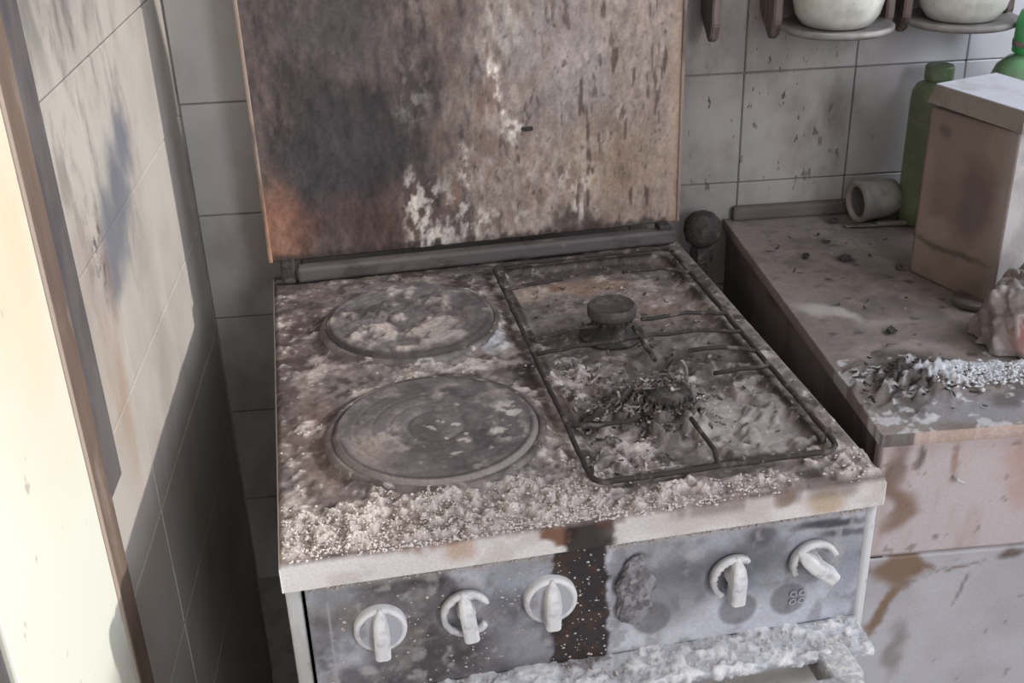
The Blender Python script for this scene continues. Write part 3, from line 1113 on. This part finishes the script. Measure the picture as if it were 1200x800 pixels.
XF = Matrix.Rotation(YAW, 4, 'Z')
b = Bits()
cnt = 0
while cnt < 4200:
    x, y = random.uniform(.004, .496), random.betavariate(1, 3) * .55
    z, p = hob_z(x, y)
    if x > .45 and random.random() < .6:
        continue
    if random.random() > p * p * (1.0 if y < .09 else .35) + .004:
        continue
    inplate = any((x - cx) ** 2 + (y - cy) ** 2 < (r + .006) ** 2 for cx, cy, r in plates)
    if inplate:
        continue
    b.chunk((x, y, z + .0003), random.choice((.0006, .0008, .0011, .0014, .0020)) * random.uniform(.7, 1.1))
    cnt += 1
for k in range(260):                          # spilling over the front edge
    x = random.uniform(.06, .36)
    y = random.uniform(-.0005, .004)
    b.chunk((x, y, .8485 + .0012 * random.random() - max(0, .003 - y) * .8), random.uniform(.001, .0024))
for k in range(300):                          # clinging to the control panel
    x = random.choice((random.uniform(.02, .26), random.gauss(.238, .02), random.gauss(.13, .05)))
    z = random.uniform(.702, .816)
    if not .018 < x < .27:
        continue
    b.chunk((x, .0052, z), random.choice((.0005, .0008, .0008, .0012, .0017)), .7)
for k in range(800):                          # row along the top edge of the panel and the door ledge
    x = random.uniform(.02, .485)
    if random.random() < .35 and not .215 < x < .262:
        b.chunk((x, .0048, .8165 - random.random() * .003), random.uniform(.0007, .0018))
    else:
        b.chunk((x, random.uniform(-.032, .004), .7012), random.uniform(.0006, .0018))
o = b.make('powder_clumps', m_pow, None, XF)
tag(o, 'crumbly white extinguisher powder clumps scattered over the cooker front', 'powder', kind='stuff')

b = Bits()
def curl(p, r0, h, mat_list):
    """a curled strip of burnt film standing up from the crust"""
    bm = bmesh.new()
    a = random.random() * 6.28
    pts = []
    for i in range(9):
        t = i / 8
        pts.append((p[0] + math.cos(a + t * 3.5) * r0 * t, p[1] + math.sin(a + t * 3.5) * r0 * t, p[2] + h * math.sin(t * 2.2)))
    tube(bm, pts, [.0017 * (1 - .6 * i / 8) for i in range(9)], 5)
    off = len(b.v)
    bm.verts.index_update()
    b.v += [tuple(v.co) for v in bm.verts]
    b.f += [tuple(off + v.index for v in f.verts) for f in bm.faces]
    bm.free()


for k in range(34):
    x, y = random.gauss(.352, .026), random.gauss(.158, .022)
    curl((x, y, hob_z(x, y)[0]), random.uniform(.004, .010), random.uniform(.003, .011), None)
curl((.392, .196, .853), .009, .019, None)
curl((.385, .178, .853), .006, .014, None)
for k in range(34):
    x, y = random.uniform(.27, .335), random.uniform(.07, .26)
    curl((x, y, hob_z(x, y)[0]), random.uniform(.003, .008), random.uniform(.001, .005), None)
for k in range(260):
    x, y = random.gauss(.352, .022), random.gauss(.155, .020)
    x = min(max(x, .275), .455)
    b.flake((x, y, hob_z(x, y)[0] + random.random() * .004), random.uniform(.0015, .0042))
for k in range(90):
    x, y = random.uniform(.272, .345), random.uniform(.07, .26)
    b.flake((x, y, hob_z(x, y)[0] + .0012), random.uniform(.0015, .0038))
for k in range(110):
    x, y = random.uniform(.265, .465), random.uniform(.06, .5)
    b.flake((x, y, hob_z(x, y)[0] + .001), random.uniform(.0015, .004))
m_debris = dirty('burnt_crust', (92, 83, 80), [
    ((150, 140, 134), .85, (60, .46, .60, (1, 1, 1)), None), ((216, 208, 202), .8, (80, .54, .64, (1, 1, 1)), None)], rough=.9, bump=.5)
o = b.make('burnt_debris', m_debris, None, XF)
tag(o, 'crumpled charred crust heaped on the front gas burner', 'debris', kind='stuff')

# ================================================================ THE COUNTER
CX0, CX1, CY0 = .520, WX - .005, .112


def drawer_paint(x, z):
    p = Paint(x.shape, (200, 188, 189))
    n1 = fbm(x, z, .08, 4, 600)
    stv = fbm(x, z * .25, .02, 4, 601)
    p.add(ss(z, .78, .835) * ss(n1, .2, .6), (196, 170, 156), .7)
    p.add(ss(stv, .58, .9), (176, 156, 146), .5)
    p.add(blob(x, z, .538, .80, .008, .04, .6, .02), (118, 96, 84), .8)
    p.add(blob(x, z, .545, .765, .012, .025, .5, .02), (138, 112, 94), .85)
    p.add(blob(x, z, .556, .818, .003, .014, .5, .01), (92, 78, 72), .8)
    p.add(blob(x, z, .59, .81, .004, .02, .5, .01), (150, 118, 104), .7)
    p.add(blob(x, z, .66, .80, .02, .04, .6, .03), (186, 146, 132), .6)
    p.add(ss(fbm(x, z, .012, 3, 603), .88, .95), (120, 102, 94), .6)
    return p.c


def door_paint(x, z):
    p = Paint(x.shape, (194, 192, 197))
    n1 = fbm(x, z, .08, 4, 610)
    p.add(ss(n1, .4, .9), (172, 168, 169), .6)
    p.add(blob(x, z, .552, .690, .022, .020, .35, .02, .02), (132, 108, 88), .95)
    p.add(blob(x, z, .575, .690, .012, .010, .6, .02, .02), (128, 104, 86), .8)
    p.add(blob(x, z, .542, .645, .006, .035, .4, .01, .02, rot=-.35), (134, 112, 90), .95)
    p.add(blob(x, z, .60, .690, .035, .0022, .6, .02, .02), (126, 108, 98), .8)
    p.add(blob(x, z, .665, .703, .015, .005, .5, .01), (104, 88, 80), .9)
    p.add(blob(x, z, .560, .60, .010, .03, .6, .02), (132, 124, 120), .7)
    p.add(blob(x, z, .62, .665, .0015, .02, .5, .01, rot=-.3), (120, 108, 104), .8)
    p.add(ss(fbm(x, z, .010, 3, 613), .92, .97), (120, 112, 110), .6)
    return p.c


m_cab = painted('scorched_cabinet_paint', rough=.6, spec=.35, bump=.1, var=.06)
cab = empty('base_cabinet', (CX0, CY0, 0))
tag(cab, 'white base cabinet with brown scorch drips under the worktop on the right', 'cabinet')
inv = Matrix.Translation((-CX0, -CY0, 0))


def incab(o):
    o.parent = cab
    o.matrix_local = inv
    return o


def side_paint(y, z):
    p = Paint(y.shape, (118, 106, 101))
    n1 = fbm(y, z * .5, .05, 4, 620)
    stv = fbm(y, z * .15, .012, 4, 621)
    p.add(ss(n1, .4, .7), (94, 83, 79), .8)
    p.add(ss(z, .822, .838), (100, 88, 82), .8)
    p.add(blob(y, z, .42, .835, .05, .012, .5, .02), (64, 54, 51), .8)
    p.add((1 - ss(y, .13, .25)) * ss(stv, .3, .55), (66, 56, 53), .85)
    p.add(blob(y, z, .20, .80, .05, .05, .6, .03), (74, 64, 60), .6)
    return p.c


# side panel built as an upright plate turned to face -x
o = plate('side_panel', CY0 + .005, .649, .02, .838, 0, .014, .004, side_paint, m_cab)
o.parent = cab
o.matrix_local = inv @ Matrix(((0, 1, 0, CX0 + .002), (1, 0, 0, 0), (0, 0, 1, 0), (0, 0, 0, 1)))
for x0, x1 in ((.522, .982), (.986, CX1)):
    d1 = incab(plate('drawer_front', x0, x1, .7125, .8385, CY0 + .004, CY0 + .02, .003, drawer_paint if x0 < .6 else (lambda x, z: Paint(x.shape, (178, 166, 164)).c), m_cab))
    d2 = incab(plate('cabinet_door', x0, x1, .08, .7095, CY0 + .004, CY0 + .02, .003, door_paint if x0 < .6 else (lambda x, z: Paint(x.shape, (170, 168, 170)).c), m_cab))
    bm = tube(bmesh.new(), [((x0 + x1) / 2 - .05, CY0 + .002, .775), ((x0 + x1) / 2 - .045, CY0 - .022, .775), ((x0 + x1) / 2 + .045, CY0 - .022, .775), ((x0 + x1) / 2 + .05, CY0 + .002, .775)], .004, 8)
    obj('handle', bm, m_enamel, d1)
# small bent nail in the drawer front
bm = tube(bmesh.new(), [(.592, CY0 + .004, .797), (.592, CY0 - .004, .797), (.598, CY0 - .007, .7945)], [.0016, .0016, .0012], 8)
incab(obj('bent_nail', bm, m_enamel))
incab(obj('carcass', bx(.536, CX1, CY0 + .022, .649, .10, .836), m_shadow))
incab(obj('plinth', bx(.53, CX1, CY0 + .05, CY0 + .065, 0, .10), m_shadow))

# worktop
wx = np.linspace(CX0 - .004, CX1, 300)
wx = np.concatenate([np.arange(CX0 - .004, .90, .0022), np.linspace(.902, CX1, 40)])
wy = np.arange(CY0 - .004, .650, .0022)
wxe = np.concatenate([[wx[0]], wx, [wx[-1]]])
wye = np.concatenate([[wy[0]], wy, [wy[-1]]])
X2, Y2 = np.meshgrid(wxe, wye)
n1 = fbm(X2, Y2, .05, 4, 700)
n2 = fbm(X2, Y2, .014, 4, 701)
n3 = fbm(X2, Y2, .006, 3, 702)
p = Paint(X2.shape, (146, 134, 129))
p.add(ss(n1, .4, .7), (118, 108, 102), .7)
p.add(ss(n2, .5, .95), (108, 99, 95), .5)
p.mul(1 + (n3 - .5) * .18)
p.add(blob(X2, Y2, .60, .36, .06, .018, .7, .04), (96, 88, 84), .5)
p.add(blob(X2, Y2, .552, .355, .03, .012, .6, .02, rot=-.5), (196, 188, 182), .75)
p.add(blob(X2, Y2, .60, .325, .03, .008, .7, .02), (160, 150, 145), .5)
p.add(blob(X2, Y2, .62, .49, .012, .01, .5, .01), (66, 59, 57), .85)
for k in range(60):
    cx, cy = random.uniform(.54, .86), random.uniform(.22, .62)
    p.add(blob(X2, Y2, cx, cy, random.uniform(.002, .007), random.uniform(.001, .004), .6, .008, .006, seed=k), (74, 66, 63), .8)
wh = blob(X2, Y2, .68, .205, .11, .022, .6, .03)
wh = np.maximum(wh, blob(X2, Y2, .80, .20, .12, .03, .6, .03))
wh = np.maximum(wh, blob(X2, Y2, .60, .20, .03, .015, .8, .03) * .7)
whm = ss(wh + (n2 - .5) * .7 + (n3 - .5) * .4, .45, .7)
p.add(blob(X2, Y2, .57, .20, .045, .05, .6, .04), (60, 54, 53), .92)
p.add(blob(X2, Y2, .60, .235, .04, .02, .6, .03), (74, 67, 64), .7)
p.add(blob(X2, Y2, .66, .14, .10, .022, .5, .03), (146, 144, 148), .85)
p.add(blob(X2, Y2, .655, .155, .025, .010, .5, .02), (96, 88, 84), .8)
p.add(blob(X2, Y2, .68, .13, .008, .012, .5, .02), (96, 86, 80), .7)
p.add(whm, (196, 198, 204), .92)
p.add(whm * ss(n3, .55, .75), (232, 232, 236), .8)
p.add(ss(n2, .66, .74) * (Y2 < .25), (206, 204, 204), .7)
Z2 = .850 + whm * (.001 + .004 * ss(n2, .4, .8) + .002 * n3) + .0008 * n2
ch = blob(X2, Y2, .572, .195, .052, .038, .7, .04)
n4 = fbm(X2, Y2, .012, 4, 705, .65)
n5 = fbm((X2 + Y2) * .7, (X2 - Y2) * 2.2, .018, 4, 706, .6)
p.add(ch * ss(n5, .74, .95), (196, 192, 190), .75)
p.add(ch * ss(n5, .42, .62) * ss(.75 - n5, 0, .2), (120, 111, 106), .5)
Z2 = Z2 + ch * (.001 + .011 * ss(n5, .3, .9) + .003 * n4)
Z2[0, :] = Z2[-1, :] = .8385
Z2[:, 0] = Z2[:, -1] = .8385
p.add((X2 < CX0 - .003) * (Y2 > .14) * 1.0, (120, 108, 103), .6)
p.add((Y2 < CY0 - .0035) * (X2 > .545) * 1.0, (184, 160, 148), .85)
p.add((Y2 < CY0 - .0035) * (X2 < .545) * 1.0, (90, 80, 76), .85)
wt = grid_mesh('worktop', X2, Y2, Z2, p.c, painted('dusty_worktop', rough=.85, bump=.3, var=.12))
tag(wt, 'dust-covered worktop with a charred front corner and white ash', 'worktop')
us = obj('upstand', bx(.526, CX1, .636, .6495, .8508, .869, .004), dirty('dusty_upstand', (112, 104, 99), [((88, 80, 76), .6, (20, .4, .6, (.4, 1, 1)), None)], world=True, rough=.85))
us.parent = wt

# ---- charred scraps by the burnt corner
b = Bits()
for k in range(110):
    x, y = random.gauss(.578, .030), random.gauss(.198, .018)
    x = max(x, .528)
    b.flake((x, y, .8535 + random.random() * .003), random.uniform(.002, .0045), .2, .5)
for k in range(60):
    x, y = random.uniform(.53, .86), random.uniform(.13, .62)
    b.flake((x, y, .8525), random.uniform(.0015, .0035))
m_scrap = dirty('charred_scraps', (66, 60, 58), [
    ((104, 96, 92), .8, (70, .52, .64, (1, 1, 1)), None), ((204, 200, 198), .8, (60, .62, .70, (1, 1, 1)), None)], rough=.9, bump=.5)
tag(b.make('charred_scraps', m_scrap), 'black charred scraps heaped on the burnt worktop corner', 'debris', kind='stuff')
b = Bits()
for k in range(1500):
    x = random.uniform(.60, .9)
    y = random.gauss(.192, .010)
    b.chunk((x, y, .8535 + random.random() * .005), random.uniform(.0008, .0032))
tag(b.make('ash_clumps', dirty('pale_ash', (214, 214, 218), [((150, 148, 150), .7, (120, .5, .62, (1, 1, 1)), None)], rough=.95)),
    'band of bluish white ash along the worktop front', 'ash', kind='stuff')

# countable fragments lying on the counter
m_frag = dirty('black_fragment', (60, 54, 52), [((110, 100, 94), .7, (90, .5, .64, (1, 1, 1)), None)], rough=.9, bump=.5)
frs = [(.622, .492, .006, .5, 'small black charred block alone in the middle of the dusty worktop'),
       (.578, .505, .0055, 1.4, 'small curled black fragment near the worktop left edge'),
       (.672, .452, .0045, 2.2, 'thin dark flake lying left of the carton base'),
       (.648, .610, .006, .2, 'black crumb beside the mouth of the fallen white jar'),
       (.617, .545, .0042, 2.9, 'dark speck-like fragment behind the charred block'),
       (.600, .300, .005, 1.0, 'flat dark fragment in front of the white powder streak')]
for x, y, s, a, lb in frs:
    bm = bmesh.new()
    bmesh.ops.create_icosphere(bm, subdivisions=2, radius=1)
    for v in bm.verts:
        v.co *= 1 + random.uniform(-.25, .25)
        v.co = Vector((v.co.x * s * 1.35, v.co.y * s * .8, v.co.z * s * .5))
    bmesh.ops.rotate(bm, matrix=Matrix.Rotation(a, 3, 'Z'), verts=bm.verts)
    o = obj('charred_fragment', bm, m_frag)
    o.location = (x, y, .8515 + s * .42)
    tag(o, lb, 'fragment', 'charred fragments on the worktop')

# dusty knife: thin flat blade with handle
kn = empty('table_knife', (.694, .588, .8535), math.radians(-4))
tag(kn, 'dust-covered table knife lying in front of the fallen white jar', 'knife')
m_dustm = dirty('dusty_metal', (134, 124, 118), [((84, 76, 72), .7, (60, .45, .6, (1, 1, 1)), None)], rough=.7, metal=.2)
obj('blade', bx(-.037, .004, -.0045, .0045, -.001, .0012, .0008), m_dustm, kn)
obj('handle', bx(.002, .040, -.0042, .0042, -.0015, .0045, .002), m_dustm, kn)

# round jar lid lying flat by the carton
jl = obj('round_lid', lathe(bmesh.new(), [(.021, 0), (.0225, .001), (.0225, .006), (.0215, .0072), (.0195, .0062), (.0001, .0060)], 40, cap=False), dirty('dusty_lid', (116, 106, 101), [((86, 78, 74), .6, (50, .45, .6, (1, 1, 1)), None)], rough=.8), None, True)
jl.location = (.7125, .352, .8515)
tag(jl, 'round dust-covered jar lid lying flat at the foot of the carton', 'lid')

# ---- carton with a lift-off lid
A_ = math.atan2(-.095, .036)                   # direction of the long face (back corner to front corner)
ct = empty('carton', (.681, .447, .8515), A_)
tag(ct, 'tall brown smoke-stained carton with a flared lid, its top painted as lit, on the worktop', 'carton')


def carton_paint(x, z):
    p = Paint(x.shape, (138, 123, 114))
    n1 = fbm(x, z, .05, 4, 800)
    p.add(ss(n1, .4, .65), (124, 110, 102), .7)
    p.add(blob(x, z, .075, .105, .026, .045, .4, .02), (98, 85, 80), .75)
    p.add(blob(x, z, .03, .09, .02, .035, .6, .03), (112, 98, 90), .6)
    p.add(blob(x, z, .05, .045, .06, .004, .5, .012), (88, 76, 72), .8)
    p.add(blob(x, z, .03, .065, .02, .012, .5, .02), (150, 136, 126), .6)
    p.add(blob(x, z, .022, .17, .006, .008, .5, .01), (92, 80, 76), .7)
    p.add(ss(x, .10, .118), (160, 152, 148), .5)
    return p.c


CW, CD, CHh = .120, .085, .192
m_carton = painted('smoked_cardboard', rough=.9, bump=.15, var=.08)
o = plate('box_face', 0, CW, 0, CHh, 0, .0015, .003, carton_paint, m_carton, ct)
m_card2 = dirty('lit_cardboard', (188, 184, 182), [((150, 142, 136), .6, (20, .45, .65, (1, 1, 1)), None)], rough=.9)  # bright right face of the box: window light put into the card colour
obj('box_body', bx(.0003, CW - .0003, .0016, CD, 0, CHh, .001), m_card2, ct)
m_lidc = dirty('carton_lid_card', (136, 126, 118), [((112, 102, 95), .6, (25, .45, .62, (1, 1, 1)), None)], rough=.9)
m_lidt = dirty('lit_lid_top', (196, 197, 204), [((160, 156, 156), .6, (18, .5, .68, (1, 1, 1)), None)], rough=.85)  # window light on the lid top, painted as a pale bluish colour
bm = bmesh.new()
lo = [(-.002, -.005), (CW + .004, -.004), (CW + .004, CD + .003), (-.002, CD + .003)]
hi = [(.003, .0), (CW, .002), (CW - .002, CD), (.004, CD)]
v0 = [bm.verts.new((x, y, CHh + .0055 - (0 if i in (0, 3) else .004))) for i, (x, y) in enumerate(lo)]
v1 = [bm.verts.new((x, y, CHh + .024 - (0 if i in (0, 3) else .003))) for i, (x, y) in enumerate(hi)]
for i in range(4):
    j = (i + 1) % 4
    bm.faces.new((v0[i], v0[j], v1[j], v1[i]))
bm.faces.new(v0)
lidb = obj('carton_lid', bm, m_lidc, ct)
bm = bmesh.new()
bm.faces.new([bm.verts.new((x, y, CHh + .0242 - (0 if i in (0, 3) else .003))) for i, (x, y) in enumerate(hi)])
g = bmesh.ops.extrude_face_region(bm, geom=bm.faces[:])
bmesh.ops.translate(bm, vec=(0, 0, .0012), verts=[v for v in g['geom'] if isinstance(v, bmesh.types.BMVert)])
obj('lid_top', bm, m_lidt, lidb)


# ---- green bottles
def green(name, base, dark, rough=.35):
    return dirty(name, base, [(dark, .75, (14, .4, .62, (1, 1, .5)), None), ((150, 148, 140), .25, (40, .5, .65, (1, 1, 1)), None)], rough=rough, spec=.5)


g1, g1c = green('green_plastic', (112, 128, 92), (98, 104, 88)), green('dusty_green_cap', (92, 116, 80), (84, 96, 76))
b1 = empty('green_bottle', (.757, .598, .8515))
tag(b1, 'slim dusty green plastic bottle with a ridged cap behind the carton', 'bottle')
obj('bottle_body', lathe(bmesh.new(), [(.024, 0), (.0285, .003), (.0295, .02), (.0295, .155), (.0285, .166), (.0245, .174), (.0165, .178), (.0135, .180), (.0135, .186)], 48), g1, b1, True)
bm = lathe(bmesh.new(), [(.0165, .1805), (.017, .182), (.017, .1955), (.0155, .1975)], 36)
cp = obj('cap', bm, g1c, b1)
b2 = empty('green_bottle', (.823, .520, .8515))
tag(b2, 'wide bright green bottle with tall cap behind the carton lid at right', 'bottle')
g2 = green('bright_green_plastic', (118, 172, 124), (120, 142, 116), .25)
g2c = green('bright_green_cap', (60, 160, 92), (70, 130, 84), .3)
obj('bottle_body', lathe(bmesh.new(), [(.036, 0), (.040, .004), (.0415, .03), (.0415, .175), (.040, .195), (.034, .211), (.024, .220), (.0155, .224), (.0150, .232)], 56), g2, b2, True)
c2 = obj('cap', lathe(bmesh.new(), [(.0195, .2265), (.0205, .228), (.0195, .262), (.0165, .272), (.0155, .273)], 40), g2c, b2, True)
obj('neck_ring', lathe(bmesh.new(), [(.017, .2335), (.0208, .234), (.0208, .240), (.017, .2405)], 40), dirty('dusty_ring', (130, 122, 112)), b2, True)

# ---- fallen white jar
jr = empty('white_jar', (.674, .606, .8785), 0)
jr.rotation_euler = (0, math.radians(88), math.radians(8))
tag(jr, 'small white ceramic jar lying on its side, mouth to the left', 'jar')
m_cer = dirty('dusty_white_ceramic', (168, 162, 156), [((116, 108, 102), .75, (22, .4, .6, (1, 1, 1)), None)], rough=.45, spec=.4)
obj('jar_body', lathe(bmesh.new(), [(.0195, .004), (.021, .0), (.0250, -.001), (.0265, .003), (.0262, .008), (.0245, .012), (.0240, .040), (.0225, .052), (.017, .056), (.0001, .056)], 44, cap=False), m_cer, jr, True)
obj('jar_inside', lathe(bmesh.new(), [(.0200, .003), (.0190, .010), (.0190, .046), (.0001, .050)], 36, cap=False), dirty('jar_inner_grey', (112, 106, 101), rough=.7), jr, True)

# ---- crumpled plastic bag with a red print
bag = empty('plastic_bag', (.736, .262, .8525))
tag(bag, 'crumpled grey plastic bag with a red patch in front of the carton', 'bag')
nu, nv = 110, 70
U, V = np.meshgrid(np.linspace(0, 2 * np.pi, nu), np.linspace(0.02, np.pi / 2 * 1.0, nv))
bxx = np.cos(U) * np.sin(V)
byy = np.sin(U) * np.sin(V)
bzz = np.cos(V)
th = np.arctan2(byy, bxx)
wr = fbm(bxx * .05 + 3 + bzz * .02, byy * .05 + bzz * .03, .02, 4, 900, .6)
wr = (wr + wr[:, ::-1]) / 2
k = 1 + (wr - .5) * .5
XX = bxx * .062 * k
YY = byy * .052 * k
ZZ = np.maximum(bzz * .078 * k, 0.0)
p = Paint(XX.shape, (134, 124, 119))
p.add(ss(wr, .5, .7), (168, 160, 156), .6)
p.add(blob(XX, ZZ, -.012, .022, .030, .020, .4, .01) * (YY < .01), (150, 88, 80), .8)
p.add(blob(XX, ZZ, .02, .024, .012, .012, .4, .01) * (YY < .01), (196, 186, 178), .7)
m_bag = painted('sooty_film', rough=.35, spec=.5, bump=.25, var=.1)
grid_mesh('bag_film', XX, YY, ZZ, p.c, m_bag, bag)

# ---- blackened valve on the gas pipe behind the cooker
gp = empty('gas_pipe', (.478, .606, -.012))
tag(gp, 'soot-black gas pipe with a round valve between cooker and worktop', 'pipe')
obj('valve', lathe(bmesh.new(), [(.0001, .845), (.012, .847), (.0205, .854), (.0238, .866), (.0225, .878), (.015, .887), (.006, .891), (.0001, .892)], 32, cap=False), m_char, gp, True)
obj('coupling', lathe(bmesh.new(), [(.011, .825), (.015, .826), (.015, .843), (.011, .846)], 6), m_char, gp)
obj('pipe', tube(bmesh.new(), [(0, 0, .02), (0, 0, .83)], .009, 14), m_char, gp, True)

# ================================================================ THE JAR RACK
m_wood = dirty('sooty_varnished_wood', (122, 107, 100), [
    ((92, 80, 75), .8, (30, .4, .62, (3, 3, .5)), None), ((140, 124, 114), .5, (50, .56, .68, (3, 3, .4)), None)], rough=.6)
rack = empty('jar_rack', (.50, .649, 1.088))
tag(rack, 'wooden wall rack with pointed slats and round grey shelves', 'rack')


def fin(x):
    bm = bmesh.new()
    prof = [(-.058, .022), (-.050, .005), (-.040, .0), (-.028, .010), (-.012, .020), (0, .028), (0, .20), (-.058, .20)]
    a = [bm.verts.new((x - .005, y, z)) for y, z in prof]
    c = [bm.verts.new((x + .005, y, z)) for y, z in prof]
    bm.faces.new(a)
    bm.faces.new(list(reversed(c)))
    for i in range(len(prof)):
        j = (i + 1) % len(prof)
        bm.faces.new((a[i], c[i], c[j], a[j]))
    bmesh.ops.bevel(bm, geom=bm.edges[:], offset=.0015, segments=2, affect='EDGES')
    return obj('slat', bm, m_wood, rack)


for x in (-.020, .052, .185, .206, .329):
    fin(x)
m_ringh = dirty('dusty_grey_shelf', (142, 138, 136), [((110, 104, 100), .6, (30, .4, .6, (1, 1, 1)), None)], rough=.6)
for x in (.1185, .2675):
    T = Matrix.Translation((x, -.064, .0))
    obj('round_shelf', lathe(bmesh.new(), [(.04, .011), (.060, .012), (.0655, .015), (.0655, .019), (.062, .0205), (.056, .018), (.0001, .017)], 64, T, cap=False), m_ringh, rack, True)
obj('rail', bx(-.03, .34, -.012, -.001, .19, .215, .002), m_wood, rack)
m_pot = dirty('cream_glazed_pot', (198, 198, 190), [((160, 156, 146), .5, (30, .45, .65, (1, 1, 1)), None), ((96, 86, 80), .7, (90, .66, .72, (1, 1, 1)), None)], rough=.18, spec=.6)
for x, lb in ((.6185, 'round cream glazed pot on the left shelf of the jar rack'), (.7675, 'round cream glazed pot on the right shelf of the jar rack')):
    pot = obj('glazed_pot', lathe(bmesh.new(), [(.0001, 0), (.034, 0), (.040, .003), (.0475, .014), (.0515, .03), (.052, .05), (.047, .075), (.038, .088), (.030, .092), (.0001, .096)], 56, cap=False), m_pot, None, True)
    pot.location = (x, .585, 1.088 + .0175)
    tag(pot, lb, 'pot', 'glazed pots on the jar rack')
